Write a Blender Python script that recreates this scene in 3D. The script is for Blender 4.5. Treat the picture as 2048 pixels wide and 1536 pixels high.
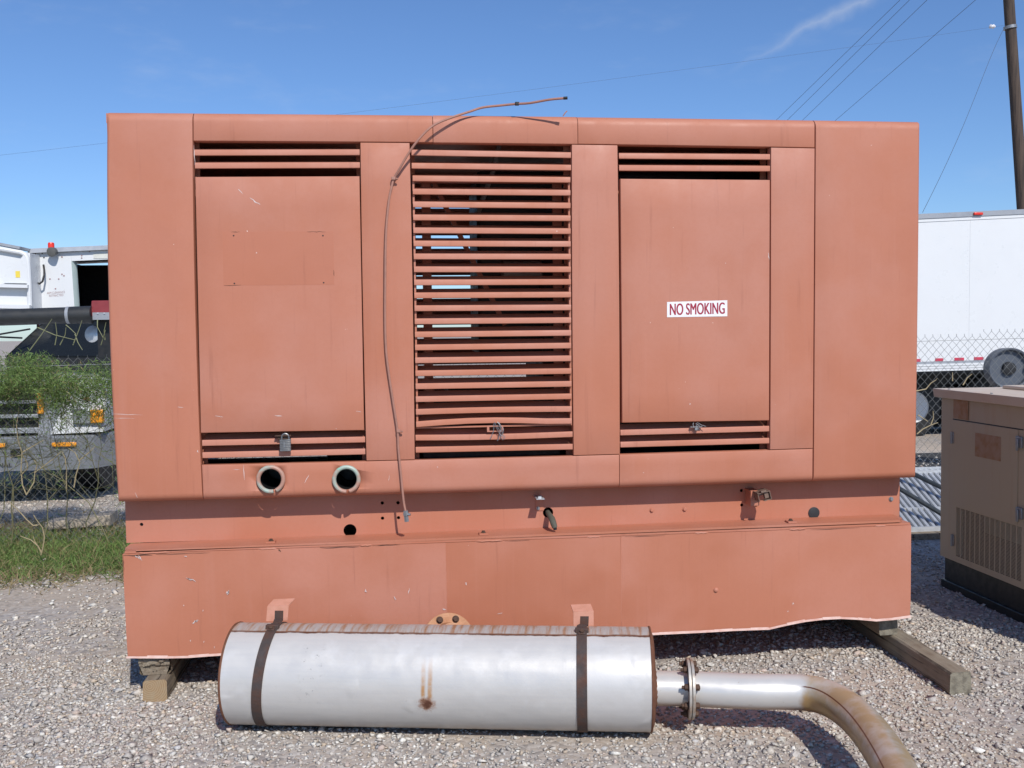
import bpy, bmesh, math, random
import numpy as np
from mathutils import Vector, Matrix
from mathutils.geometry import delaunay_2d_cdt

random.seed(7); np.random.seed(7)
for o in list(bpy.data.objects): bpy.data.objects.remove(o)
S = bpy.context.scene

# ---------------------------------------------------------------- camera
CAM = np.array([-0.6035, -4.3901, 1.5526]); PITCH, ROLL, YAW, F = -0.051443, 0.01188, -0.115211, 2000.0
def rotm(a, b, c):
    cx, sx, cy, sy, cz, sz = math.cos(a), math.sin(a), math.cos(b), math.sin(b), math.cos(c), math.sin(c)
    return (np.array([[cz, -sz, 0], [sz, cz, 0], [0, 0, 1]]) @ np.array([[cy, 0, sy], [0, 1, 0], [-sy, 0, cy]])
            @ np.array([[1, 0, 0], [0, cx, -sx], [0, sx, cx]]))
RM = rotm(PITCH, ROLL, YAW)
cd = bpy.data.cameras.new('camera'); cam = bpy.data.objects.new('camera', cd); S.collection.objects.link(cam)
cd.sensor_width = 36; cd.sensor_fit = 'HORIZONTAL'; cd.lens = F / 2048 * 36; cd.clip_start = 0.05; cd.clip_end = 2000
M4 = Matrix.Identity(4)
for i in range(3):
    M4[i][0], M4[i][1], M4[i][2], M4[i][3] = RM[i][0], RM[i][2], -RM[i][1], CAM[i]
cam.matrix_world = M4; S.camera = cam
S.render.resolution_x, S.render.resolution_y = 1024, 768

# ---------------------------------------------------------------- sky, sun, exposure
SUN = Vector((0.25, -1.08, 1.0)).normalized()
w = bpy.data.worlds.new('World'); S.world = w; w.use_nodes = True
wn = w.node_tree.nodes; wl = w.node_tree.links; wn.clear()
wo = wn.new('ShaderNodeOutputWorld'); bg = wn.new('ShaderNodeBackground'); sk = wn.new('ShaderNodeTexSky')
sk.sky_type = 'NISHITA'; sk.sun_disc = False
sk.sun_elevation = math.asin(SUN.z); sk.sun_rotation = math.atan2(SUN.x, SUN.y)
sk.air_density = 1.0; sk.dust_density = 0.35; sk.ozone_density = 3.0; sk.altitude = 300
bg.inputs['Strength'].default_value = 0.122
# thin cirrus: streaked noise over the whole sky, plus one drifting contrail
tc = wn.new('ShaderNodeTexCoord')
def wmath(op, a, b=None, c=None):
    n = wn.new('ShaderNodeMath'); n.operation = op
    for i, v in enumerate((a, b, c)):
        if v is None: continue
        if hasattr(v, 'is_linked') or hasattr(v, 'links'): wl.new(v, n.inputs[i])
        else: n.inputs[i].default_value = v
    return n.outputs[0]
def ray(x, y): return RM @ np.array([(x - 1024) / F, 1, (768 - y) / F])
def wdot(v):
    n = wn.new('ShaderNodeVectorMath'); n.operation = 'DOT_PRODUCT'
    wl.new(tc.outputs['Generated'], n.inputs[0]); n.inputs[1].default_value = tuple(v); return n.outputs['Value']
a = ray(1760, -20); b = ray(1440, 150); a /= np.linalg.norm(a); b /= np.linalg.norm(b)
along = (a - b); along /= np.linalg.norm(along); nrm = np.cross(a, b); nrm /= np.linalg.norm(nrm)
mp = wn.new('ShaderNodeMapping'); wl.new(tc.outputs['Generated'], mp.inputs['Vector']); mp.inputs['Scale'].default_value = (5, 5, 16)
mp.inputs['Rotation'].default_value = (0.2, 0.5, 0.3)
nz = wn.new('ShaderNodeTexNoise'); nz.inputs['Scale'].default_value = 1.6; nz.inputs['Detail'].default_value = 7; nz.inputs['Roughness'].default_value = 0.62
wl.new(mp.outputs[0], nz.inputs['Vector'])
nz2 = wn.new('ShaderNodeTexNoise'); nz2.inputs['Scale'].default_value = 34; nz2.inputs['Detail'].default_value = 5
wl.new(tc.outputs['Generated'], nz2.inputs['Vector'])
off = wmath('MULTIPLY', wmath('SUBTRACT', nz2.outputs[0], 0.5), 0.02)
dist = wmath('ABSOLUTE', wmath('ADD', wdot(nrm), off))
pos = wdot(along); p0 = float(np.dot(along, b))
wid = wmath('ADD', wmath('MULTIPLY', wmath('SUBTRACT', pos, p0), 0.04), 0.006)
band = wmath('SUBTRACT', 1.0, wmath('MINIMUM', wmath('DIVIDE', dist, wid), 1.0))
band = wmath('MULTIPLY', band, band)
fade = wn.new('ShaderNodeMapRange'); wl.new(pos, fade.inputs[0]); fade.interpolation_type = 'SMOOTHSTEP'
fade.inputs[1].default_value = p0 - 0.01; fade.inputs[2].default_value = p0 + 0.11
contrail = wmath('MULTIPLY', wmath('MULTIPLY', band, fade.outputs[0]), 0.26)
cr = wn.new('ShaderNodeMapRange'); wl.new(nz.outputs[0], cr.inputs[0]); cr.interpolation_type = 'SMOOTHSTEP'
cr.inputs[1].default_value = 0.5; cr.inputs[2].default_value = 0.9; cr.inputs[4].default_value = 0.16
cloud = wmath('MAXIMUM', contrail, cr.outputs[0])
tn = wn.new('ShaderNodeMix'); tn.data_type = 'RGBA'; tn.blend_type = 'MULTIPLY'; tn.inputs[0].default_value = 1; wl.new(sk.outputs[0], tn.inputs[6]); tn.inputs[7].default_value = (0.80, 1.0, 1.29, 1)
mx = wn.new('ShaderNodeMix'); mx.data_type = 'RGBA'; wl.new(cloud, mx.inputs[0]); wl.new(tn.outputs[2], mx.inputs[6]); mx.inputs[7].default_value = (7.5, 7.8, 8.2, 1)
wl.new(mx.outputs[2], bg.inputs['Color']); wl.new(bg.outputs[0], wo.inputs['Surface'])
sd = bpy.data.lights.new('sun', 'SUN'); sd.energy = 5.0; sd.angle = math.radians(0.53); sd.color = (1.0, 0.955, 0.89)
so = bpy.data.objects.new('sun', sd); S.collection.objects.link(so); so.rotation_euler = SUN.to_track_quat('Z', 'Y').to_euler(); so.location = (3, -8, 12)
S.view_settings.view_transform = 'Standard'; S.view_settings.look = 'None'; S.view_settings.exposure = -0.31; S.view_settings.gamma = 1
S.view_settings.use_curve_mapping = False

# ---------------------------------------------------------------- pixel -> place on a real plane (calibrated camera)
def P(x, y, Y=0.0):
    d = ray(x, y); t = (Y - CAM[1]) / d[1]; return Vector(CAM + t * d)
def G(x, y, z=0.0):
    d = ray(x, y); t = (z - CAM[2]) / d[2]; return Vector(CAM + t * d)

# ---------------------------------------------------------------- materials
def hexc(r, g, b):
    f = lambda c: ((c / 255 + 0.055) / 1.055) ** 2.4 if c > 10 else c / 255 / 12.92
    return (f(r), f(g), f(b), 1)
class MT:
    def __init__(s, name, base, rough=0.5, metal=0.0, spec=0.5):
        s.m = bpy.data.materials.new(name); s.m.use_nodes = True; s.nt = s.m.node_tree; s.n = s.nt.nodes; s.l = s.nt.links
        s.b = s.n['Principled BSDF']; s.base = base
        s.b.inputs['Base Color'].default_value = base; s.b.inputs['Roughness'].default_value = rough
        s.b.inputs['Metallic'].default_value = metal; s.b.inputs['Specular IOR Level'].default_value = spec
        s.tc = None; s.col = None
    def coord(s, kind='Object', scale=(1, 1, 1), rand=False):
        if s.tc is None: s.tc = s.n.new('ShaderNodeTexCoord')
        mp = s.n.new('ShaderNodeMapping'); s.l.new(s.tc.outputs[kind], mp.inputs['Vector']); mp.inputs['Scale'].default_value = scale
        if rand:
            oi = s.n.new('ShaderNodeObjectInfo'); mu = s.n.new('ShaderNodeMath'); mu.operation = 'MULTIPLY'; mu.inputs[1].default_value = 37
            s.l.new(oi.outputs['Random'], mu.inputs[0]); s.l.new(mu.outputs[0], mp.inputs['Location'])
        return mp.outputs[0]
    def noise(s, vec, scale, detail=4, rough=0.55, dist=0.0):
        t = s.n.new('ShaderNodeTexNoise'); s.l.new(vec, t.inputs['Vector']); t.inputs['Scale'].default_value = scale
        t.inputs['Detail'].default_value = detail; t.inputs['Roughness'].default_value = rough; t.inputs['Distortion'].default_value = dist
        return t.outputs[0]
    def ramp(s, v, lo, hi, a=0.0, b=1.0, smooth=True):
        r = s.n.new('ShaderNodeMapRange'); s.l.new(v, r.inputs[0]); r.interpolation_type = 'SMOOTHSTEP' if smooth else 'LINEAR'
        r.inputs[1].default_value = lo; r.inputs[2].default_value = hi; r.inputs[3].default_value = a; r.inputs[4].default_value = b
        return r.outputs[0]
    def math(s, op, a, b=None):
        n = s.n.new('ShaderNodeMath'); n.operation = op
        for i, v in enumerate((a, b)):
            if v is None: continue
            if isinstance(v, (int, float)): n.inputs[i].default_value = v
            else: s.l.new(v, n.inputs[i])
        return n.outputs[0]
    def mix(s, fac, color, blend='MIX'):
        m = s.n.new('ShaderNodeMix'); m.data_type = 'RGBA'; m.blend_type = blend
        if isinstance(fac, (int, float)): m.inputs[0].default_value = fac
        else: s.l.new(fac, m.inputs[0])
        if s.col is None: m.inputs[6].default_value = s.base
        else: s.l.new(s.col, m.inputs[6])
        if isinstance(color, tuple): m.inputs[7].default_value = color
        else: s.l.new(color, m.inputs[7])
        s.col = m.outputs[2]; s.l.new(s.col, s.b.inputs['Base Color']); return s
    def rough(s, v): s.l.new(v, s.b.inputs['Roughness'])
    def metal(s, v): s.l.new(v, s.b.inputs['Metallic'])
    def bump(s, v, strength=0.2, dist=0.01):
        b = s.n.new('ShaderNodeBump'); b.inputs['Strength'].default_value = strength; b.inputs['Distance'].default_value = dist
        s.l.new(v, b.inputs['Height'])
        prev = s.b.inputs['Normal'].links
        if prev: s.l.new(prev[0].from_socket, b.inputs['Normal'])
        s.l.new(b.outputs[0], s.b.inputs['Normal'])
    def sep(s, vec):
        n = s.n.new('ShaderNodeSeparateXYZ'); s.l.new(vec, n.inputs[0]); return n.outputs

def paint_mat(name, base, chalk, deep, chips=True, rnd=True):
    m = MT(name, base, 0.5, 0, 0.4); c = m.coord(rand=rnd)
    m.mix(m.ramp(m.noise(c, 1.5, 3, 0.5), 0.40, 0.66, 0, 0.95), chalk)
    m.mix(m.ramp(m.noise(c, 2.1, 4, 0.55), 0.46, 0.74, 0, 0.7), deep)
    zz_ = m.sep(m.coord())[2]      # mixes in more of the pale tone with height
    m.mix(m.math('MULTIPLY', m.ramp(zz_, 1.3, 2.45), m.ramp(m.noise(c, 2.4, 4, 0.6), 0.3, 0.65, 0.1, 0.5)), chalk)
    st = m.coord(scale=(26, 26, 0.9), rand=rnd)
    m.mix(m.ramp(m.noise(st, 1.0, 4, 0.6), 0.5, 0.85, 0, 0.33), chalk)
    st2 = m.coord(scale=(40, 40, 2.0), rand=rnd)
    m.mix(m.ramp(m.noise(st2, 1.0, 5, 0.6), 0.58, 0.80, 0, 0.30), hexc(128, 74, 58))
    m.mix(m.ramp(m.noise(c, 60, 3, 0.7), 0.35, 0.75, 0, 0.16), deep)
    if chips:
        m.mix(m.ramp(m.noise(c, 55, 2, 0.5), 0.80, 0.83), hexc(225, 205, 195))
        m.mix(m.ramp(m.noise(c, 23, 5, 0.7), 0.77, 0.80, 0, 0.8), hexc(150, 82, 48))
    m.rough(m.ramp(m.noise(c, 7, 4, 0.6), 0.3, 0.7, 0.48, 0.7))
    m.bump(m.noise(c, 240, 2, 0.5), 0.05, 0.004); m.bump(m.noise(c, 3.2, 2, 0.5), 0.22, 0.02)
    return m.m
PB, PC, PD = (0.455, 0.170, 0.100, 1), (0.48, 0.206, 0.142, 1), (0.415, 0.146, 0.079, 1)
paint = paint_mat('salmon_enamel', PB, PC, PD)
paint_tank = paint_mat('salmon_enamel_tank', (0.46, 0.172, 0.10, 1), (0.50, 0.21, 0.142, 1), (0.42, 0.147, 0.079, 1))
paint_unfaded = paint_mat('salmon_enamel_unfaded', (0.445, 0.162, 0.094, 1), (0.455, 0.172, 0.104, 1), (0.425, 0.152, 0.086, 1), chips=False)
def plain(name, base, rough=0.5, metal=0.0, var=0.25, scale=14, dark=None, bump=0.0, spec=0.5):
    m = MT(name, base, rough, metal, spec); c = m.coord(rand=True)
    d = dark or (base[0] * 0.55, base[1] * 0.55, base[2] * 0.55, 1)
    m.mix(m.ramp(m.noise(c, scale, 5, 0.6), 0.35, 0.75, 0, var), d)
    m.rough(m.ramp(m.noise(c, scale * 1.7, 3, 0.6), 0.3, 0.7, max(rough - 0.1, 0.05), min(rough + 0.12, 1)))
    if bump: m.bump(m.noise(c, scale * 4, 4, 0.6), bump, 0.006)
    return m.m
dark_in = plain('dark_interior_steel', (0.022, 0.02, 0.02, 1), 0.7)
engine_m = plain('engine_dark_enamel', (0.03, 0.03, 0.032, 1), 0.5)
rust_m = plain('rusted_strap_steel', (0.062, 0.05, 0.047, 1), 0.75, 0.2, 0.55, 17, hexc(104, 62, 38), 0.4)
rustbolt = plain('rusty_bolt', (0.10, 0.055, 0.035, 1), 0.8, 0.2, 0.6, 60, (0.05, 0.03, 0.025, 1), 0.3)
galv = plain('galvanised_steel', (0.34, 0.35, 0.36, 1), 0.45, 0.7, 0.4, 30)
lockm = plain('padlock_steel', (0.20, 0.205, 0.21, 1), 0.42, 0.6, 0.4, 70)
black_m = plain('black_enamel', (0.012, 0.012, 0.013, 1), 0.45, 0, 0.3)
rubber = plain('black_rubber', (0.02, 0.02, 0.021, 1), 0.6, 0, 0.4)
white_m = plain('white_vehicle_paint', (0.70, 0.715, 0.72, 1), 0.35, 0, 0.12, 3, (0.6, 0.6, 0.6, 1))
grey_m = plain('grey_vehicle_paint', (0.34, 0.36, 0.39, 1), 0.4, 0.1, 0.3, 6)
chrome = plain('dull_bumper_steel', (0.26, 0.275, 0.30, 1), 0.4, 0.35, 0.4, 8)
glass_d = plain('dark_window_glass', (0.012, 0.014, 0.014, 1), 0.08, 0, 0.2, 5)
amber = plain('amber_lens', (0.85, 0.33, 0.02, 1), 0.25, 0, 0.25, 60)
redlens = plain('red_lens', (0.75, 0.04, 0.02, 1), 0.2, 0, 0.25, 40)
redp = plain('red_paint', (0.27, 0.04, 0.045, 1), 0.45, 0, 0.35, 20)
yellow = plain('yellow_decal', (0.80, 0.62, 0.08, 1), 0.5, 0, 0.2, 50)
alu = plain('aluminium_extrusion', (0.62, 0.64, 0.66, 1), 0.38, 0.55, 0.3, 20)
tube_dark = plain('dark_blue_steel_tube', (0.03, 0.04, 0.05, 1), 0.45, 0.2)
clear_lens = plain('headlamp_lens', (0.35, 0.38, 0.38, 1), 0.12, 0.4, 0.5, 50)
sticker_w = plain('white_sticker_vinyl', (0.80, 0.79, 0.80, 1), 0.4, 0, 0.1, 30)
ink = plain('crimson_ink', (0.34, 0.018, 0.045, 1), 0.5, 0, 0.3, 90)
blackink = plain('black_ink', (0.03, 0.03, 0.035, 1), 0.6)
greyink = plain('faded_red_ink', (0.34, 0.22, 0.22, 1), 0.6)
scratch_m = plain('bare_scratch', (0.66, 0.56, 0.53, 1), 0.6, 0, 0.3, 60)
bare = plain('bare_pale_edge', (0.62, 0.45, 0.39, 1), 0.55, 0, 0.6, 25, (0.45, 0.2, 0.14, 1))
drym = plain('dry_stem', (0.42, 0.34, 0.20, 1), 0.8, 0, 0.5, 30)
wirem = plain('cable_jacket', (0.38, 0.185, 0.135, 1), 0.55, 0, 0.5, 30, (0.25, 0.13, 0.10, 1))
line_m = plain('overhead_wire', (0.06, 0.065, 0.08, 1), 0.6, 0, 0.2)
sealm = plain('faded_rubber_cap', (0.025, 0.028, 0.032, 1), 0.7)

def ring_mat():
    m = MT('port_ring_plastic', (0.33, 0.42, 0.36, 1), 0.45); c = m.coord()
    m.mix(m.ramp(m.noise(c, 11, 3, 0.6), 0.36, 0.56), (0.42, 0.23, 0.17, 1))
    m.mix(m.ramp(m.noise(c, 14, 3, 0.6, 0.3), 0.58, 0.7), (0.16, 0.52, 0.38, 1)); return m.m
ringm = ring_mat()
def steel_muffler():
    m = MT('aluminised_muffler_steel', (0.55, 0.535, 0.51, 1), 0.44, 0.18); uv = m.coord('UV'); c = m.coord()
    x, y, z = m.sep(uv)                 # x: metres along the axis, y: elevation angle in degrees / 100
    m.mix(m.ramp(m.noise(m.coord('UV', (1.2, 9, 1)), 2.2, 4, 0.5), 0.4, 0.75, 0, 0.4), (0.48, 0.475, 0.47, 1))
    m.mix(m.ramp(m.noise(c, 3.5, 5, 0.65), 0.52, 0.62, 0, 0.22), (0.70, 0.70, 0.70, 1))
    m.mix(m.ramp(m.noise(c, 26, 5, 0.75), 0.66, 0.72, 0, 0.3), (0.34, 0.30, 0.26, 1))
    m.mix(m.ramp(m.noise(c, 70, 3, 0.7), 0.74, 0.8, 0, 0.5), (0.22, 0.17, 0.14, 1))
    wob = m.math('MULTIPLY', m.math('SUBTRACT', m.noise(c, 18, 4, 0.6), 0.5), 0.05)
    ye = m.math('ADD', y, wob)
    streak = m.noise(m.coord('UV', (46, 1.3, 1)), 1.0, 4, 0.6)
    above = m.ramp(ye, 0.70, 0.725)
    m.mix(m.math('MULTIPLY', above, 0.72), (0.40, 0.37, 0.345, 1))
    m.mix(m.math('MULTIPLY', above, m.ramp(streak, 0.42, 0.66, 0, 0.85)), hexc(158, 108, 66))
    seam = m.math('SUBTRACT', 1.0, m.ramp(m.math('ABSOLUTE', m.math('SUBTRACT', ye, 0.72)), 0.008, 0.028))
    m.mix(m.math('MULTIPLY', seam, m.ramp(m.noise(c, 9, 4, 0.6), 0.3, 0.55, 0.35, 1)), hexc(92, 54, 38))
    # rust blister with two runs, low on the front
    def gauss(cx, wd): return m.math('SUBTRACT', 1.0, m.ramp(m.math('ABSOLUTE', m.math('SUBTRACT', m.math('ADD', x, m.math('MULTIPLY', wob, 0.12)), cx)), wd * 0.2, wd))
    for k in (-0.013, 0.013):
        run = m.math('MULTIPLY', gauss(0.80 + k, 0.0125), m.math('MULTIPLY', m.ramp(y, -0.10, -0.02), m.ramp(y, 0.44, 0.02)))
        m.mix(m.math('MULTIPLY', run, m.ramp(m.noise(c, 40, 3, 0.6), 0.3, 0.6, 0.35, 0.85)), hexc(176, 124, 60))
    sx_ = m.math('DIVIDE', m.math('SUBTRACT', x, 0.80), 0.033); sy_ = m.math('DIVIDE', m.math('ADD', y, 0.125), 0.085)
    rad = m.math('ADD', m.math('SQRT', m.math('ADD', m.math('MULTIPLY', sx_, sx_), m.math('MULTIPLY', sy_, sy_))), m.math('MULTIPLY', m.math('SUBTRACT', m.noise(c, 75, 4, 0.7), 0.5), 1.6))
    m.mix(m.ramp(rad, 1.25, 0.55, 0, 0.8), hexc(140, 88, 46)); m.mix(m.ramp(rad, 0.8, 0.3, 0, 0.9), hexc(82, 46, 32))
    dk = m.math('MULTIPLY', gauss(0.36, 0.06), m.math('MULTIPLY', m.ramp(y, -0.2, 0.0), m.ramp(y, 0.62, 0.4)))
    m.mix(m.math('MULTIPLY', dk, m.ramp(m.noise(c, 36, 5, 0.75), 0.56, 0.66, 0, 0.8)), (0.10, 0.10, 0.10, 1))
    low = m.ramp(y, -0.42, -0.72)
    m.mix(m.math('MULTIPLY', low, m.ramp(m.noise(c, 14, 4, 0.6), 0.35, 0.65, 0.1, 0.75)), hexc(150, 122, 96))
    m.rough(m.ramp(m.noise(c, 12, 4, 0.6), 0.3, 0.7, 0.34, 0.52))
    m.bump(m.noise(c, 3.2, 3, 0.5), 0.35, 0.03); m.bump(m.ramp(m.noise(c, 6, 2, 0.5), 0.62, 0.72), 0.3, 0.006)
    m.bump(m.noise(c, 120, 2, 0.5), 0.05, 0.004)
    return m.m
mufm = steel_muffler()
def steel_pipe():
    m = MT('exhaust_pipe_steel', (0.57, 0.555, 0.53, 1), 0.42, 0.25); c = m.coord(); x, y, z = m.sep(m.coord('UV'))
    nn = m.math('MULTIPLY', m.math('SUBTRACT', m.noise(c, 9, 4, 0.6), 0.5), 0.10)
    xe = m.math('ADD', x, nn)
    bend = m.math('MULTIPLY', m.ramp(xe, 0.545, 0.60), m.ramp(y, 0.55, -0.05))
    m.mix(m.math('MULTIPLY', bend, 0.9), hexc(140, 100, 56))
    m.mix(m.math('MULTIPLY', m.ramp(xe, 0.55, 0.6), m.ramp(m.noise(c, 7, 4, 0.6), 0.36, 0.6, 0.25, 0.85)), hexc(170, 142, 96))
    m.mix(m.math('MULTIPLY', m.ramp(xe, 0.54, 0.57), m.math('SUBTRACT', 1.0, m.ramp(m.math('ABSOLUTE', m.math('SUBTRACT', y, 0.62)), 0.01, 0.05))), hexc(98, 56, 34))
    m.mix(m.ramp(m.noise(c, 40, 4, 0.7), 0.66, 0.74, 0, 0.6), hexc(140, 105, 65))
    m.mix(m.ramp(y, -0.45, -0.8, 0, 0.6), hexc(140, 100, 62))
    m.rough(m.ramp(m.noise(c, 14, 4, 0.6), 0.3, 0.7, 0.3, 0.46)); return m.m
pipem = steel_pipe()
flangem = plain('rust_stained_flange', (0.50, 0.48, 0.44, 1), 0.5, 0.4, 0.8, 16, hexc(150, 108, 62), 0.1)
inletm = plain('tan_rust_flange', hexc(182, 134, 98), 0.6, 0.1, 0.6, 18, hexc(150, 96, 60), 0.15)
endrust = plain('rusted_seam_rim', hexc(120, 80, 58), 0.7, 0.2, 0.6, 25, hexc(86, 50, 36), 0.2)

def wood_mat():
    m = MT('weathered_timber', (0.27, 0.225, 0.17, 1), 0.85, 0, 0.2); c = m.coord('Object', (34, 2.2, 34))
    n = m.noise(c, 1.4, 6, 0.65, 0.4)
    m.mix(m.ramp(n, 0.35, 0.7, 0, 0.8), (0.17, 0.125, 0.085, 1))
    m.mix(m.ramp(m.noise(m.coord('Object', (60, 1.5, 60)), 1.0, 3, 0.6), 0.58, 0.64, 0, 0.9), (0.045, 0.035, 0.028, 1))
    m.mix(m.ramp(m.noise(m.coord(), 5, 3), 0.45, 0.7, 0, 0.5), (0.33, 0.29, 0.22, 1))
    m.bump(n, 0.9, 0.012); return m.m
wood = wood_mat()
def endgrain():
    m = MT('timber_end_grain', (0.36, 0.26, 0.155, 1), 0.85, 0, 0.2); c = m.coord('Object')
    wv = m.n.new('ShaderNodeTexWave'); wv.wave_type = 'RINGS'; wv.rings_direction = 'Y'; wv.inputs['Scale'].default_value = 36; wv.inputs['Distortion'].default_value = 1.6
    mp = m.n.new('ShaderNodeMapping'); m.l.new(c, mp.inputs[0]); mp.inputs['Location'].default_value = (0.02, 0, -0.02); m.l.new(mp.outputs[0], wv.inputs['Vector'])
    m.mix(m.ramp(wv.outputs[1], 0.3, 0.8, 0, 0.6), (0.24, 0.15, 0.08, 1))
    m.mix(m.ramp(m.noise(c, 30, 4), 0.45, 0.7, 0, 0.5), (0.34, 0.28, 0.19, 1)); return m.m
endg = endgrain()
grey_end = plain('greyed_timber_end', (0.25, 0.225, 0.17, 1), 0.9, 0, 0.85, 34, (0.10, 0.085, 0.065, 1), 0.6)

def ground_mat():
    m = MT('gravel_ground', (0.40, 0.345, 0.295, 1), 0.95, 0, 0.2); c = m.coord()
    v = m.n.new('ShaderNodeTexVoronoi'); m.l.new(c, v.inputs['Vector']); v.inputs['Scale'].default_value = 46; v.feature = 'F1'
    sp = m.sep(v.outputs['Color'])
    m.mix(m.ramp(sp[0], 0.25, 0.8, 0, 0.7), (0.43, 0.40, 0.375, 1)); m.mix(m.ramp(sp[1], 0.72, 0.9), (0.52, 0.48, 0.44, 1)); m.mix(m.ramp(sp[2], 0.7, 0.9), (0.27, 0.245, 0.23, 1))
    m.mix(m.ramp(m.noise(c, 0.9, 5, 0.6), 0.42, 0.66, 0, 0.6), (0.46, 0.375, 0.29, 1))
    m.bump(m.math('SUBTRACT', 1.0, v.outputs['Distance']), 0.3, 0.012); m.bump(m.noise(c, 130, 4, 0.7), 0.4, 0.006); return m.m
gravel_ground = ground_mat()
def attr_mat(name, rough, bumpy=0.0, trans=0.0):
    m = MT(name, (0.5, 0.5, 0.5, 1), rough, 0, 0.3); at = m.n.new('ShaderNodeAttribute'); at.attribute_name = 'tint'
    m.col = at.outputs['Color']; m.l.new(m.col, m.b.inputs['Base Color'])
    if bumpy:
        c = m.coord(); m.mix(m.ramp(m.noise(c, 180, 4, 0.6), 0.35, 0.7, 0, 0.35), (0.16, 0.145, 0.13, 1)); m.bump(m.noise(c, 260, 3, 0.6), bumpy, 0.003)
    if trans:
        t = m.n.new('ShaderNodeBsdfTranslucent'); m.l.new(m.col, t.inputs[0]); ms = m.n.new('ShaderNodeMixShader'); ms.inputs[0].default_value = trans
        out = m.n['Material Output']; m.l.new(m.b.outputs[0], ms.inputs[1]); m.l.new(t.outputs[0], ms.inputs[2]); m.l.new(ms.outputs[0], out.inputs[0])
    return m.m
stone_m = attr_mat('gravel_stone', 0.85, 0.4)
leaf_m = attr_mat('weed_leaf', 0.65, 0, 0.3)
def tan_mat():
    m = MT('tan_cabinet_paint', (0.46, 0.375, 0.25, 1), 0.5); c = m.coord()
    m.mix(m.ramp(m.noise(c, 3, 4), 0.4, 0.7, 0, 0.5), (0.43, 0.365, 0.275, 1)); m.mix(m.ramp(m.noise(m.coord('Object', (20, 20, 1.5)), 1, 4), 0.55, 0.8, 0, 0.35), (0.40, 0.24, 0.13, 1))
    m.bump(m.noise(c, 200, 2), 0.05, 0.003); return m.m
tanm = tan_mat()
tan_lid = plain('sunlit_tan_paint', (0.60, 0.50, 0.40, 1), 0.55, 0, 0.4, 6, (0.55, 0.41, 0.30, 1))  # same tan paint made paler: sunlight on the lid put into its colour
rustdecal = plain('rust_stained_decal', (0.40, 0.27, 0.18, 1), 0.8, 0, 0.95, 17, (0.33, 0.17, 0.065, 1))
dark_strip_m = plain('dark_strip_ground', (0.035, 0.035, 0.037, 1), 0.9, 0, 0.5, 20, None, 0.3)
polem = MT('creosoted_pole', (0.085, 0.06, 0.045, 1), 0.9)
polem.mix(polem.ramp(polem.noise(polem.coord('Object', (12, 12, 0.6)), 2, 5), 0.4, 0.7), (0.04, 0.03, 0.026, 1)); polem = polem.m

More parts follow.
